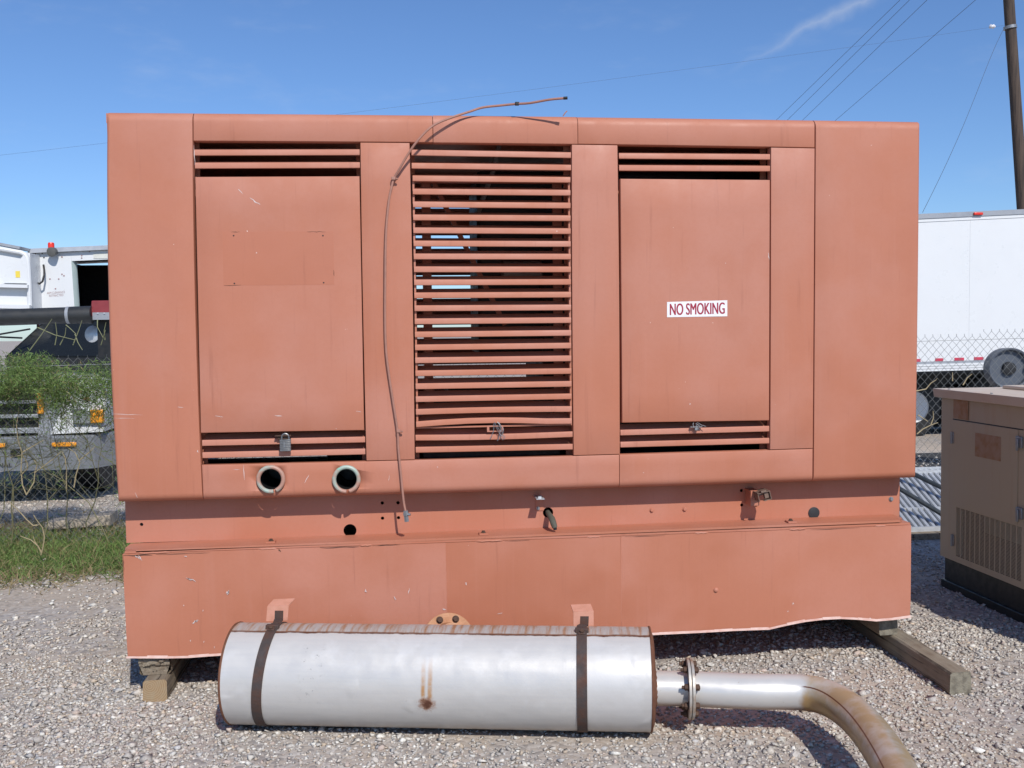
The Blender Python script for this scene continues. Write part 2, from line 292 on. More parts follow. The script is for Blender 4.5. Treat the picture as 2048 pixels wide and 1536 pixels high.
# ---------------------------------------------------------------- mesh helpers
class MB:
    def __init__(s): s.v = []; s.f = []; s.uv = {}; s.sm = []
    def add(s, vs, fs, smooth=False, uvs=None):
        o = len(s.v); s.v += [tuple(v) for v in vs]
        for i, f in enumerate(fs):
            s.f.append(tuple(o + k for k in f)); s.sm.append(smooth)
            if uvs: s.uv[len(s.f) - 1] = uvs[i]
        return s
    def box(s, x0, x1, y0, y1, z0, z1):
        v = [(x, y, z) for z in (z0, z1) for y in (y0, y1) for x in (x0, x1)]
        return s.add(v, [(0, 2, 3, 1), (4, 5, 7, 6), (0, 1, 5, 4), (2, 6, 7, 3), (0, 4, 6, 2), (1, 3, 7, 5)])
    def hexa(s, bot, top):   # two quads, same winding (counter-clockwise from above)
        n = len(bot); v = list(bot) + list(top)
        f = [tuple(reversed(range(n))), tuple(range(n, 2 * n))] + [(i, (i + 1) % n, n + (i + 1) % n, n + i) for i in range(n)]
        return s.add(v, f)
    def bar(s, a, b, wx, wz, up=(0, 0, 1)):
        a, b = Vector(a), Vector(b); d = (b - a).normalized(); u = Vector(up); sx = d.cross(u).normalized() * wx / 2; sz = sx.cross(d).normalized() * wz / 2
        q = lambda p: [p - sx - sz, p + sx - sz, p + sx + sz, p - sx + sz]
        return s.hexa(q(b), q(a))
    def tube(s, path, r, n=10, cap=True, uvf=None, flat=False):
        path = [Vector(p) for p in path]; rs = r if isinstance(r, (list, tuple)) else [r] * len(path)
        t0 = (path[1] - path[0]).normalized(); ref = Vector((0, 0, 1)) if abs(t0.z) < 0.9 else Vector((1, 0, 0)); ux = t0.cross(ref).normalized()
        rings = []; L = 0
        for i, p in enumerate(path):
            if i: L += (p - path[i - 1]).length
            t = (path[min(i + 1, len(path) - 1)] - path[max(i - 1, 0)]).normalized(); ux = (ux - t * ux.dot(t)).normalized(); uy = t.cross(ux)
            rings.append((p, ux.copy(), uy, rs[i], L))
        vs = []; meta = []
        for p, a, b, rr, L in rings:
            for k in range(n):
                th = 2 * math.pi * k / n; dr = a * math.cos(th) + b * math.sin(th); vs.append(p + dr * rr); meta.append((L, dr))
        fs = []; uvs = [] if uvf else None
        for i in range(len(path) - 1):
            for k in range(n):
                f = (i * n + k, i * n + (k + 1) % n, (i + 1) * n + (k + 1) % n, (i + 1) * n + k); fs.append(f)
                if uvf: uvs.append([uvf(*meta[q]) for q in f])
        s.add(vs, fs, not flat, uvs)
        if cap:
            o = len(s.v) - len(vs); s.f.append(tuple(o + k for k in reversed(range(n)))); s.sm.append(False)
            s.f.append(tuple(o + (len(path) - 1) * n + k for k in range(n))); s.sm.append(False)
        return s
    def disc_stack(s, c, axis, prof, n=24, smooth=True):   # lathe: prof = [(along, radius)]
        c = Vector(c); ax = Vector(axis).normalized(); ref = Vector((0, 0, 1)) if abs(ax.z) < 0.9 else Vector((1, 0, 0)); u = ax.cross(ref).normalized(); v = ax.cross(u)
        vs = []; fs = []
        for a, r in prof:
            for k in range(n):
                th = 2 * math.pi * k / n; vs.append(c + ax * a + (u * math.cos(th) + v * math.sin(th)) * r)
        for i in range(len(prof) - 1):
            for k in range(n): fs.append((i * n + k, i * n + (k + 1) % n, (i + 1) * n + (k + 1) % n, (i + 1) * n + k))
        s.add(vs, fs, smooth); o = len(s.v) - len(vs)
        if prof[0][1] > 1e-5: s.f.append(tuple(o + k for k in reversed(range(n)))); s.sm.append(False)
        if prof[-1][1] > 1e-5: s.f.append(tuple(o + (len(prof) - 1) * n + k for k in range(n))); s.sm.append(False)
        return s
    def hexbolt(s, c, axis, r=0.012, h=0.009):
        return s.disc_stack(c, axis, [(0, r * 1.35), (0.002, r * 1.35)], 14, False).disc_stack(c, axis, [(0.0021, r), (h, r), (h + 0.0015, r * 0.8)], 6, False)
def link(o): S.collection.objects.link(o); return o
def obj(name, mb, mat, parent=None, bevel=0.0, shade_angle=None):
    me = bpy.data.meshes.new(name); me.from_pydata(mb.v, [], mb.f)
    me.polygons.foreach_set('use_smooth', mb.sm)
    if mb.uv:
        l = me.uv_layers.new(name='UVMap')
        for pi, uvs in mb.uv.items():
            for li, uvv in zip(me.polygons[pi].loop_indices, uvs): l.data[li].uv = uvv
    bm = bmesh.new(); bm.from_mesh(me); bmesh.ops.recalc_face_normals(bm, faces=bm.faces); bm.to_mesh(me); bm.free()
    me.set_sharp_from_angle(angle=math.radians(32))
    mats = mat if isinstance(mat, (list, tuple)) else [mat]
    for m in mats: me.materials.append(m)
    o = link(bpy.data.objects.new(name, me))
    if parent is not None:
        o.parent = parent
        if parent.type == 'EMPTY': o.location = -parent.location
    if bevel:
        b = o.modifiers.new('bevel', 'BEVEL'); b.width = bevel; b.segments = 2; b.limit_method = 'ANGLE'; b.angle_limit = math.radians(40)
    return o
def thing(name, label, cat, loc=(0, 0, 0), group=None):
    o = link(bpy.data.objects.new(name, None)); o.location = loc; o.empty_display_size = 0.2; return tag(o, label, cat, group)
def tag(o, label, cat, group=None):
    o['label'] = label; o['category'] = cat
    if group: o['group'] = group
    return o
def struct(o): o['kind'] = 'structure'; return o
def stuff(o): o['kind'] = 'stuff'; return o
def curve(pts, axis):   # smooth line through measured points: x(z) or z(x)
    a = np.array([(p.x, p.z) for p in pts])
    if axis == 'x': c = np.polyfit(a[:, 1], a[:, 0], min(2, len(a) - 1)); return lambda z: float(np.polyval(c, z))
    c = np.polyfit(a[:, 0], a[:, 1], min(2, len(a) - 1)); return lambda x: float(np.polyval(c, x))
def VX(px, Y=0.0): return curve([P(*q, Y) for q in px], 'x')
def HZ(px, Y=0.0): return curve([P(*q, Y) for q in px], 'z')
def arc(r, n=5): return [(r * (1 - math.sin(t)), r * (1 - math.cos(t))) for t in [math.pi / 2 * (1 - i / n) for i in range(n + 1)]]   # (distance from edge, set-back)
def panel(L, R, B, T, y0, th, rl=0.004, rr=0.004, rb=0.004, rt=0.004, gap=0.0015, nx=6, nz=6):
    """pressed sheet panel: rounded rim, return walls th deep"""
    def seq(ra, rb_, n):
        a = [('a', d, s) for d, s in arc(ra, 6 if ra > 0.01 else 2)]; b = [('b', d, s) for d, s in reversed(arc(rb_, 6 if rb_ > 0.01 else 2))]
        return a + [('m', (i + 1) / n, 0) for i in range(n - 1)] + b
    us, vs = seq(rl, rr, nx), seq(rb, rt, nz); mb = MB(); V = []
    def val(e, lo, hi): return lo + gap + e[1] if e[0] == 'a' else (hi - gap - e[1] if e[0] == 'b' else lo + (hi - lo) * e[1])
    for v in vs:
        for u in us:
            x = (L(1.8) + R(1.8)) / 2; z = 1.8
            for _ in range(4): z = val(v, B(x), T(x)); x = val(u, L(z), R(z))
            V.append((x, y0 + max(u[2], v[2]), z))
    n, m = len(us), len(vs)
    mb.add(V, [(j * n + i, j * n + i + 1, (j + 1) * n + i + 1, (j + 1) * n + i) for j in range(m - 1) for i in range(n - 1)], True)
    rim = [i for i in range(n)] + [j * n + n - 1 for j in range(1, m)] + [(m - 1) * n + i for i in reversed(range(n - 1))] + [j * n for j in reversed(range(1, m - 1))]
    o = len(mb.v); mb.v += [(V[k][0], y0 + th, V[k][2]) for k in rim]; q = len(rim)
    for i in range(q): mb.f.append((rim[i], o + i, o + (i + 1) % q, rim[(i + 1) % q])); mb.sm.append(False)
    return mb
const = lambda c: (lambda t: c)
def plate(outline, holes, y0, th):
    """flat plate in the XZ plane with real round holes"""
    pts = [Vector(p) for p in outline]; n = len(pts); edges = [(i, (i + 1) % n) for i in range(n)]; rings = []
    for (cx, cz, r, k) in holes:
        o = len(pts); pts += [Vector((cx + r * math.cos(2 * math.pi * i / k), cz + r * math.sin(2 * math.pi * i / k))) for i in range(k)]
        edges += [(o + i, o + (i + 1) % k) for i in range(k)]
    vo, eo, fo, *_ = delaunay_2d_cdt(pts, edges, [], 0, 1e-6)
    mb = MB(); keep = []
    for f in fo:
        c = sum((vo[i] for i in f), Vector((0, 0))) / len(f)
        if any((c.x - h[0]) ** 2 + (c.y - h[1]) ** 2 < (h[2] * 0.999) ** 2 * math.cos(math.pi / h[3]) ** 2 for h in holes): continue
        ins = False
        for i in range(n):
            a, b = outline[i], outline[(i + 1) % n]
            if (a[1] > c.y) != (b[1] > c.y) and c.x < (b[0] - a[0]) * (c.y - a[1]) / (b[1] - a[1]) + a[0]: ins = not ins
        if ins: keep.append(f)
    N = len(vo); mb.v = [(p.x, y0, p.y) for p in vo] + [(p.x, y0 + th, p.y) for p in vo]
    cnt = {}
    for f in keep:
        mb.f.append(tuple(f)); mb.f.append(tuple(N + i for i in reversed(f)))
        for i in range(len(f)):
            e = (f[i], f[(i + 1) % len(f)]); cnt[tuple(sorted(e))] = cnt.get(tuple(sorted(e)), 0) + 1
    for (a, b), c in cnt.items():
        if c == 1: mb.f.append((a, b, N + b, N + a))
    mb.sm = [False] * len(mb.f); return mb
def text_mb(txt, origin, width, height, mat, parent, name, Y, bold=0.012, slope=0.0):
    cu = bpy.data.curves.new('t', 'FONT'); cu.body = txt; cu.offset = bold; to = bpy.data.objects.new('t', cu); link(to)
    dg = bpy.context.evaluated_depsgraph_get(); me = to.evaluated_get(dg).to_mesh()
    vs = np.array([v.co[:] for v in me.vertices]); fs = [tuple(p.vertices) for p in me.polygons]
    bpy.data.objects.remove(to)
    lo, hi = vs.min(0), vs.max(0); mb = MB()
    mb.add([(origin[0] + (v[0] - lo[0]) / (hi[0] - lo[0]) * width, Y, origin[1] + (v[1] - lo[1]) / (hi[1] - lo[1]) * height + slope * (v[0] - lo[0]) / (hi[0] - lo[0])) for v in vs], fs)
    return obj(name, mb, mat, parent)

# ================================================================ SETTING
def ground():
    mb = MB(); R_ = 600; mb.add([(-R_, -R_, 0), (R_, -R_, 0), (R_, R_, 0), (-R_, R_, 0)], [(0, 1, 2, 3)])
    struct(obj('ground', mb, gravel_ground))
    mb = MB(); a = [(4.0, 5.9), (14, 6.2), (14, 7.5), (4.0, 7.2)]
    mb.add([(x, y, 0.004) for x, y in a], [(0, 1, 2, 3)]); struct(obj('dark_ground_strip', mb, dark_strip_m))  # flat dark strip on the ground behind the fence, right side
ground()
def stones():
    N = 98000; rng = np.random.default_rng(3)
    xs, ys, sz = [], [], []
    regs = [(-3.0, 3.2, -1.9, 0.6, 4300, 1.0), (-4.6, -1.4, -0.8, 1.3, 2900, 1.1), (-5.2, -1.8, 1.3, 6.2, 520, 1.5), (1.5, 3.2, 0.0, 3.0, 2000, 1.15), (2.6, 6.5, 3.0, 7.0, 240, 1.7), (-1.9, 1.9, 0.6, 1.6, 200, 1.0)]
    for x0, x1, y0, y1, den, k in regs:
        n = int((x1 - x0) * (y1 - y0) * den); xs.append(rng.uniform(x0, x1, n)); ys.append(rng.uniform(y0, y1, n))
        sz.append(k * np.clip(rng.lognormal(math.log(0.0062), 0.40, n), 0.003, 0.021))
    xs, ys, sz = map(np.concatenate, (xs, ys, sz))
    fines = np.sin(xs * 2.3 + 1.1 * np.sin(ys * 3.1)) * np.sin(ys * 2.9 + 0.8 * np.sin(xs * 4.3)) + 0.5 * np.sin(xs * 7.1 + ys * 5.3)   # packed fines show through in patches
    keep = rng.random(len(xs)) < np.clip(0.86 - 0.42 * fines, 0.3, 1.0); xs, ys, sz = xs[keep], ys[keep], sz[keep]; n = len(xs)
    cube = np.array([(x, y, z) for z in (-1, 1) for y in (-1, 1) for x in (-1, 1)], float)
    V = cube[None] * (0.62 + rng.uniform(-0.42, 0.42, (n, 8, 3)))
    V *= (sz[:, None] * rng.uniform(0.6, 1.25, (n, 3)))[:, None, :]
    q = rng.normal(size=(n, 4)); q /= np.linalg.norm(q, axis=1)[:, None]; w_, x_, y_, z_ = q.T
    Rm = np.stack([1 - 2 * (y_**2 + z_**2), 2 * (x_*y_ - z_*w_), 2 * (x_*z_ + y_*w_), 2 * (x_*y_ + z_*w_), 1 - 2 * (x_**2 + z_**2), 2 * (y_*z_ - x_*w_), 2 * (x_*z_ - y_*w_), 2 * (y_*z_ + x_*w_), 1 - 2 * (x_**2 + y_**2)], 1).reshape(n, 3, 3)
    V = np.einsum('nij,nkj->nki', Rm, V); V[:, :, 2] *= 0.62
    V += np.stack([xs, ys, sz * rng.uniform(0.0, 0.55, n)], 1)[:, None, :]
    F_ = np.array([(0, 2, 3, 1), (4, 5, 7, 6), (0, 1, 5, 4), (2, 6, 7, 3), (0, 4, 6, 2), (1, 3, 7, 5)])
    faces = (np.arange(n)[:, None, None] * 8 + F_[None]).reshape(-1)
    me = bpy.data.meshes.new('gravel'); me.vertices.add(n * 8); me.vertices.foreach_set('co', V.reshape(-1).astype(np.float32))
    me.loops.add(len(faces)); me.loops.foreach_set('vertex_index', faces.astype(np.int32)); nf = n * 6
    me.polygons.add(nf); me.polygons.foreach_set('loop_start', np.arange(nf, dtype=np.int32) * 4)
    me.update(calc_edges=True); me.validate()
    pal = np.array([1.34, 1.35, 1.30]) * np.array([(0.41, 0.37, 0.34), (0.36, 0.335, 0.315), (0.46, 0.41, 0.365), (0.30, 0.275, 0.26), (0.52, 0.49, 0.455), (0.62, 0.60, 0.57), (0.43, 0.335, 0.25), (0.40, 0.31, 0.27), (0.35, 0.345, 0.355)])
    ci = rng.choice(len(pal), n, p=[.2, .19, .15, .12, .11, .055, .065, .06, .05]); pal = pal * 0.74 + pal.mean(0) * 0.26; col = pal[ci] * rng.uniform(0.84, 1.16, (n, 1))
    at = me.attributes.new('tint', 'FLOAT_COLOR', 'POINT'); at.data.foreach_set('color', np.repeat(np.concatenate([col, np.ones((n, 1))], 1), 8, 0).reshape(-1).astype(np.float32))
    me.materials.append(stone_m); o = stuff(link(bpy.data.objects.new('gravel', me))); tag(o, 'loose grey, tan and white gravel covering the yard', 'gravel'); return o
stones()

def strips(name, A, D, W, tint, mat, parent=None, seg=1, droop=0.0):
    """thin leaf blades: base points A, vectors D, half width vectors W"""
    n = len(A); k = seg + 1; V = np.zeros((n, 2 * k, 3))
    for i in range(k):
        t = i / seg; c = A + D * t + np.array([0, 0, -1.0]) * (droop * t * t * np.linalg.norm(D, axis=1))[:, None]
        ww = W * (1 - 0.85 * t); V[:, 2 * i] = c - ww; V[:, 2 * i + 1] = c + ww
    f = np.concatenate([np.array([[2 * i, 2 * i + 1, 2 * i + 3, 2 * i + 2]]) for i in range(seg)]); faces = (np.arange(n)[:, None, None] * 2 * k + f[None]).reshape(-1)
    me = bpy.data.meshes.new(name); me.vertices.add(n * 2 * k); me.vertices.foreach_set('co', V.reshape(-1).astype(np.float32))
    me.loops.add(len(faces)); me.loops.foreach_set('vertex_index', faces.astype(np.int32)); nf = n * seg
    me.polygons.add(nf); me.polygons.foreach_set('loop_start', np.arange(nf, dtype=np.int32) * 4); me.update(calc_edges=True)
    at = me.attributes.new('tint', 'FLOAT_COLOR', 'POINT'); at.data.foreach_set('color', np.repeat(np.concatenate([tint, np.ones((n, 1))], 1), 2 * k, 0).reshape(-1).astype(np.float32))
    me.materials.append(mat); o = link(bpy.data.objects.new(name, me))
    if parent is not None: o.parent = parent; o.location = -parent.location
    return o
def rnd_dirs(rng, n, up=0.2):
    d = rng.normal(size=(n, 3)); d[:, 2] += up; return d / np.linalg.norm(d, axis=1)[:, None]
def greens(rng, n, dry=0.1):
    base = np.array([0.165, 0.245, 0.072]) * rng.uniform(0.55, 1.5, (n, 1)) + rng.uniform(-0.012, 0.012, (n, 3)); k = rng.random(n) < dry
    base[k] = np.array([0.36, 0.29, 0.15]) * rng.uniform(0.6, 1.2, (k.sum(), 1)); return np.clip(base, 0.01, 1)
def grass():
    rng = np.random.default_rng(11); n = 150000
    x = rng.uniform(-5.6, -1.55, n * 2); y = rng.uniform(1.75, 5.0, n * 2)
    c = 3.0 + 0.1 * np.sin(x * 3); dens = np.exp(-((y - c) / np.where(y < c, 0.62, 0.75)) ** 2)
    patch = 0.5 + 0.5 * np.sin(x * 5.3 + 1.2 * np.sin(y * 4.1)) * np.sin(y * 6.1 + x * 2.2)
    dens = dens * (0.45 + 0.55 * patch) * np.clip((y - 1.85 - 0.12 * np.sin(x * 7) - 0.08 * np.sin(x * 17 + 1)) / 0.55, 0.03, 1) ** 1.5
    k = rng.random(n * 2) < dens; x, y = x[k][:n], y[k][:n]; n = len(x)
    A = np.stack([x, y, np.zeros(n)], 1); D = rnd_dirs(rng, n, 0.9) ; D[:, 2] = np.abs(D[:, 2]); D *= rng.uniform(0.04, 0.16, (n, 1))
    W = np.cross(D, rng.normal(size=(n, 3))); W = W / np.linalg.norm(W, axis=1)[:, None] * rng.uniform(0.0018, 0.0042, (n, 1))
    t = greens(rng, n, 0.22); dryz = np.maximum(np.clip((y - 3.5) / 0.8, 0, 0.85), np.clip((2.55 - y) / 0.5, 0, 0.7))[:, None]; kk = rng.random((n, 1)) < dryz; t = np.where(kk, np.array([[0.38, 0.30, 0.17]]) * rng.uniform(0.6, 1.1, (n, 1)), t)
    o = stuff(strips('grass', A, D, W, t, leaf_m, None, 2, 0.35)); tag(o, 'patchy green and straw grass growing along the fence at left', 'grass')
grass()

# ================================================================ CHAIN LINK FENCE
FY = 3.3
def fence():
    t = thing('chain_link_fence', 'galvanised chain link fence running behind the salmon generator', 'fence', (0, FY, 0))
    top = lambda x: 1.36 + (x + 3.0) * 0.014
    pw, x0, x1, r = 0.034, -6.2, 7.6, 0.0016; V = []; Fc = []
    cols = int((x1 - x0) / pw); ph = 0.0365
    for c in range(cols):
        for sgn in (1,):
            xa = x0 + c * pw; n = int(top(xa) / ph) + 1; pts = []
            for i in range(n + 1):
                side = (i + c) % 2; yy = FY + (0.003 if (i % 2) else -0.003)
                pts.append((xa + (pw if side else 0) * 1.0 - (0.0), yy, 0.02 + i * ph))
            pts.append((pts[-1][0], FY, pts[-1][2] + 0.018))
            o = len(V)
            for i, (x, y, z) in enumerate(pts):
                V += [(x - r, y - r, z), (x + r, y - r, z), (x, y + r * 1.3, z)]
            for i in range(len(pts) - 1):
                for k in range(3): Fc.append((o + 3 * i + k, o + 3 * i + (k + 1) % 3, o + 3 * i + 3 + (k + 1) % 3, o + 3 * i + 3 + k))
    mb = MB(); mb.v = V; mb.f = Fc; mb.sm = [True] * len(Fc); stuff(obj('wire_mesh', mb, plain('weathered_fence_wire', (0.20, 0.205, 0.20, 1), 0.5, 0.5, 0.5, 8), t))
    obj('tension_wire', MB().tube([(x, FY - 0.006, top(x) - 0.01) for x in np.linspace(x0, x1, 30)], 0.0026, 6), galv, t)
    for x in (-5.4, -0.6, 1.9, 5.3):
        p = obj('post', MB().disc_stack((x, FY + 0.045, 0), (0, 0, 1), [(0, 0.03), (top(x) - 0.02, 0.03), (top(x), 0.024), (top(x) + 0.02, 0.008)], 14), galv, t)
    return t
fence()

# ================================================================ SALMON GENERATOR
gen = thing('generator', 'large salmon painted standby generator in a louvred steel enclosure', 'generator', (0, 0.75, 0.19))
xL = VX([(212, 222), (213, 400), (215.5, 600), (218, 700), (226, 890), (236, 1000)])
xsL = VX([(385, 222), (386.5, 285), (392, 640), (397, 800), (406, 1000)])
xp1l = VX([(720, 284), (722, 500), (730, 800), (731.5, 923)]); xp1r = VX([(820, 290), (824, 450), (829, 800), (830.5, 922)])
xp2l = VX([(1143, 290), (1144, 640), (1146.8, 911)]); xp2r = VX([(1236, 292), (1240, 640), (1240.7, 911)])
xp3l = VX([(1541.6, 300), (1541, 640), (1540, 898)]); xsR = VX([(1631, 240), (1628.6, 640), (1628, 780), (1627, 890)])
xR = VX([(1842, 239), (1840.4, 430), (1838.5, 600), (1836, 780), (1833.5, 950)])
zT = HZ([(212, 222), (386, 221.5), (865, 225), (1150, 231), (1630, 238), (1841, 239)])
zt2 = HZ([(386, 283), (720, 283), (860, 283.8), (1143, 289), (1236, 291), (1630, 295)])
zp = HZ([(404.7, 929.6), (731.6, 923.5), (831, 919), (1147, 911), (1240, 909.6), (1540, 899.5), (1627, 897.5)])
zB = HZ([(250, 1006), (407, 1001), (540, 998), (830, 991), (1260, 976), (1620, 964), (1830, 958)])
D_ = 1.5; TH = 0.05
obj('end_panel', panel(xL, xsL, zB, zT, 0, TH, 0.014, 0.005, 0.034, 0.042, nx=4, nz=8), paint, gen)
obj('end_panel', panel(xsR, xR, zB, zT, 0, TH, 0.005, 0.016, 0.034, 0.042, nx=4, nz=8), paint, gen)
xm1 = const(P(866, 260).x); xm2 = const(P(1155.5, 260).x)
for a, b in ((xsL, xm1), (xm1, xm2), (xm2, xsR)):
    obj('top_panel', panel(a, b, zt2, zT, 0.001, TH, 0.004 if a is xsL else 0.0012, 0.006 if b is xsR else 0.0012, 0.004, 0.042, 0.0016 if a in (xsL,) or b in (xsR,) else 0.0007, nx=8, nz=2), paint, gen)
xb1 = const(P(1239, 930).x)
# lower rail with two real ports
hl = [(P(542, 958).x, P(542, 958).z, 0.047, 32), (P(693, 958).x, P(693, 958).z, 0.047, 32)]
def lower_rail(a, b, holes):
    mb = panel(a, b, zB, zp, 0.001, TH, 0.005 if a is xsL else 0.0012, 0.007 if b is xsR else 0.0012, 0.034, 0.004, 0.0012, nx=10, nz=3)
    return obj('bottom_panel', mb, paint, gen)
bp = lower_rail(xsL, xb1, hl); lower_rail(xb1, xsR, [])
cut = MB()
for (x, z, r, k) in hl: cut.disc_stack((x, -0.05, z), (0, 1, 0), [(0, r), (0.2, r)], 36)
co = obj('cutter', cut, paint); bo = bp.modifiers.new('ports', 'BOOLEAN'); bo.object = co; bo.operation = 'DIFFERENCE'; bo.solver = 'EXACT'
so_ = bp.modifiers.new('skin', 'SOLIDIFY'); so_.thickness = 0.002; so_.offset = -1; bp.modifiers.move(1, 0)
dg = bpy.context.evaluated_depsgraph_get(); nm = bpy.data.meshes.new_from_object(bp.evaluated_get(dg)); bp.modifiers.clear(); bp.data = nm; bpy.data.objects.remove(co)
for i, (x, z, r, k) in enumerate(hl):
    g = math.radians(-72 if i == 0 else -84); path = []
    for j in range(41):
        th = g + math.radians(7) + (2 * math.pi - math.radians(14)) * j / 40
        path.append((x + (r + 0.006) * math.cos(th), -0.006 - 0.012 * abs(j / 40 - 0.5) * (i * 0.6 + 0.4), z + (r + 0.006) * math.sin(th)))
    obj('port_trim', MB().tube(path, 0.0092, 10), ringm, gen)
    obj('port_duct', MB().tube([(x, 0.006, z), (x, 0.31, z)], r + 0.001, 30, cap=False).disc_stack((x, 0.311, z), (0, 1, 0), [(0, r + 0.001), (0.004, r + 0.001)], 30), black_m, gen)
for a, b in ((xp1l, xp1r), (xp2l, xp2r), (xp3l, xsR)):
    obj('pillar', panel(a, b, zp, zt2, 0.002, 0.045, 0.003, 0.003, 0.002, 0.002, 0.0018, nx=3, nz=8), paint, gen)
for f_, sg in ((xp1l, -1), (xp1r, 1), (xp2l, -1), (xp2r, 1), (xp3l, -1), (xsL, 1)):
    xa_ = f_(1.65); lo, hi = sorted((xa_ - sg * 0.012, xa_ + sg * 0.017)); obj('jamb', MB().box(lo, hi, 0.088, 0.094, 0.98, 2.40), paint, gen)
# enclosure behind the front
def enclosure():
    x0, x1 = xL(1.8), xR(1.8)
    zt = lambda x: zT(x)
    V = [(x0 + 0.004, TH, zt(x0) - 0.0005), (x1 - 0.004, TH, zt(x1) - 0.0005), (x1 - 0.004, D_, zt(x1) - 0.0005), (x0 + 0.004, D_, zt(x0) - 0.0005)]
    obj('roof', MB().hexa([(x, y, z - 0.04) for x, y, z in V], V), paint, gen)
    zb = 0.86
    obj('side_wall', MB().box(x0 + 0.006, x0 + 0.016, TH + 0.001, D_, zb, 2.48), paint, gen)
    obj('side_wall', MB().box(x1 - 0.016, x1 - 0.006, TH + 0.001, D_, zb, 2.48), paint, gen)
    ox0, ox1, oz0, oz1 = -0.72, 0.52, 1.12, 2.32
    mb = MB().box(x0 + 0.02, ox0, D_ - 0.02, D_ - 0.005, zb, 2.48).box(ox1, x1 - 0.02, D_ - 0.02, D_ - 0.005, zb, 2.48).box(ox0, ox1, D_ - 0.02, D_ - 0.005, oz1, 2.48).box(ox0, ox1, D_ - 0.02, D_ - 0.005, zb, oz0)
    obj('rear_wall', mb, paint, gen)
    z = oz0 + 0.02
    rs = MB().add([(ox0, D_ - 0.01, 0), (ox1, D_ - 0.01, 0), (ox0, D_ - 0.01, 0.022), (ox1, D_ - 0.01, 0.022), (ox0, D_ - 0.055, 0.036), (ox1, D_ - 0.055, 0.036)], [(0, 1, 3, 2), (2, 3, 5, 4)])
    first = None
    while z < oz1 - 0.03:
        if first is None: first = obj('rear_slat', rs, paint, gen); first.location.z += z; s = first
        else: s = first.copy(); link(s); s.location.z = first.location.z + (z - (oz0 + 0.02))
        z += 0.0578
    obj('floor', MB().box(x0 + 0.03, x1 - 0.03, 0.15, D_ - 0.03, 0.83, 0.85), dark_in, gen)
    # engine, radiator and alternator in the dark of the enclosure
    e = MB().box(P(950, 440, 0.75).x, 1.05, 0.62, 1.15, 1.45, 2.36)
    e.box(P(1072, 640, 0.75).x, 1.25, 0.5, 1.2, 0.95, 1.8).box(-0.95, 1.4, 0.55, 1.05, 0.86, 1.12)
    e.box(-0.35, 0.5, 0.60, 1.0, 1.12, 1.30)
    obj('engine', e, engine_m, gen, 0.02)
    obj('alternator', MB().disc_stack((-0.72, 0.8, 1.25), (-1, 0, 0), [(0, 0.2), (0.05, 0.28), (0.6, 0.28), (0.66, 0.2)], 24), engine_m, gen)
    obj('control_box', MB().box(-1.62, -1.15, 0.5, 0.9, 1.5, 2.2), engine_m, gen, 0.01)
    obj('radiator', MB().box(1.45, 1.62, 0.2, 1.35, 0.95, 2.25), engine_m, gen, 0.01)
    obj('coolant_pipe', MB().tube([P(1000, 285, 0.35), P(985, 345, 0.35), P(965, 400, 0.36), P(955, 430, 0.5)], 0.012, 8), plain('grey_hose', (0.22, 0.23, 0.23, 1), 0.5), gen)
    fl = plain('air_filter_pale', (0.35, 0.36, 0.34, 1), 0.6)
    obj('air_cleaner', MB().disc_stack((0.02, 0.58, 1.86), (1, 0, 0), [(-0.1, 0.03), (-0.09, 0.05), (0.1, 0.05), (0.11, 0.03)], 16), fl, gen)
enclosure()

# louvre slats: front face, lip below, blade sloping up and back
def slat_mesh(a, b, y0=0.004, fh=0.0232, bow=None):
    n = 7; mb = MB(); prof = [(0.010, -0.0232), (0.0015, -0.0232), (0, -0.0215), (0, -0.0018), (0.0012, 0.0006), (0.004, 0.0024), (0.009, -0.006), (0.038, -0.007), (0.085, 0.021), (0.085, 0.019), (0.038, -0.009), (0.008, -0.009)]
    prof = [(y, z if z > -0.01 else z * fh / 0.0232) for y, z in prof]; V = []
    for i in range(n):
        t = i / (n - 1); x = a[0] + (b[0] - a[0]) * t; z = a[1] + (b[1] - a[1]) * t + (bow(t) if bow else 0)
        V += [(x, y0 + y, z + dz) for y, dz in prof]
    m = len(prof); mb.add(V, [(i * m + k, i * m + k + 1, (i + 1) * m + k + 1, (i + 1) * m + k) for i in range(n - 1) for k in range(m - 1)])
    mb.f.append(tuple(range(m))); mb.f.append(tuple((n - 1) * m + k for k in reversed(range(m)))); mb.sm += [False, False]
    return mb
def slat(l, r, parent, inset=0.002, y0=0.004, bow=None):
    a, b = P(*l), P(*r); return obj('slat', slat_mesh((a.x + inset, a.z), (b.x - inset, b.z), y0, bow=bow), paint, parent)
for l, r in (((387.5, 299.6), (720, 299)), ((388.5, 325.6), (720.5, 324.7)), ((403, 881.5), (731, 874.5)), ((403.5, 906), (731.3, 898.5)),
             ((1237.7, 306.4), (1541.6, 308.6)), ((1238, 330.5), (1541.6, 332)), ((1240.6, 861), (1540, 853)), ((1240.7, 885), (1540, 877))):
    slat(l, r, gen)
def door(tl, tr, bl, br, name='access_door'):
    L = curve([P(*tl), P(*bl)], 'x'); R = curve([P(*tr), P(*br)], 'x'); T = curve([P(*tl), P(*tr)], 'z'); B = curve([P(*bl), P(*br)], 'z')
    return obj(name, panel(L, R, B, T, -0.003, 0.035, 0.004, 0.004, 0.006, 0.004, 0.0, nx=6, nz=8), paint, gen)
dl = door((390.5, 354), (719, 352.5), (401.8, 866), (728.3, 860.5)); dr = door((1240.5, 357.6), (1539.6, 360), (1244.3, 845.5), (1538, 841))
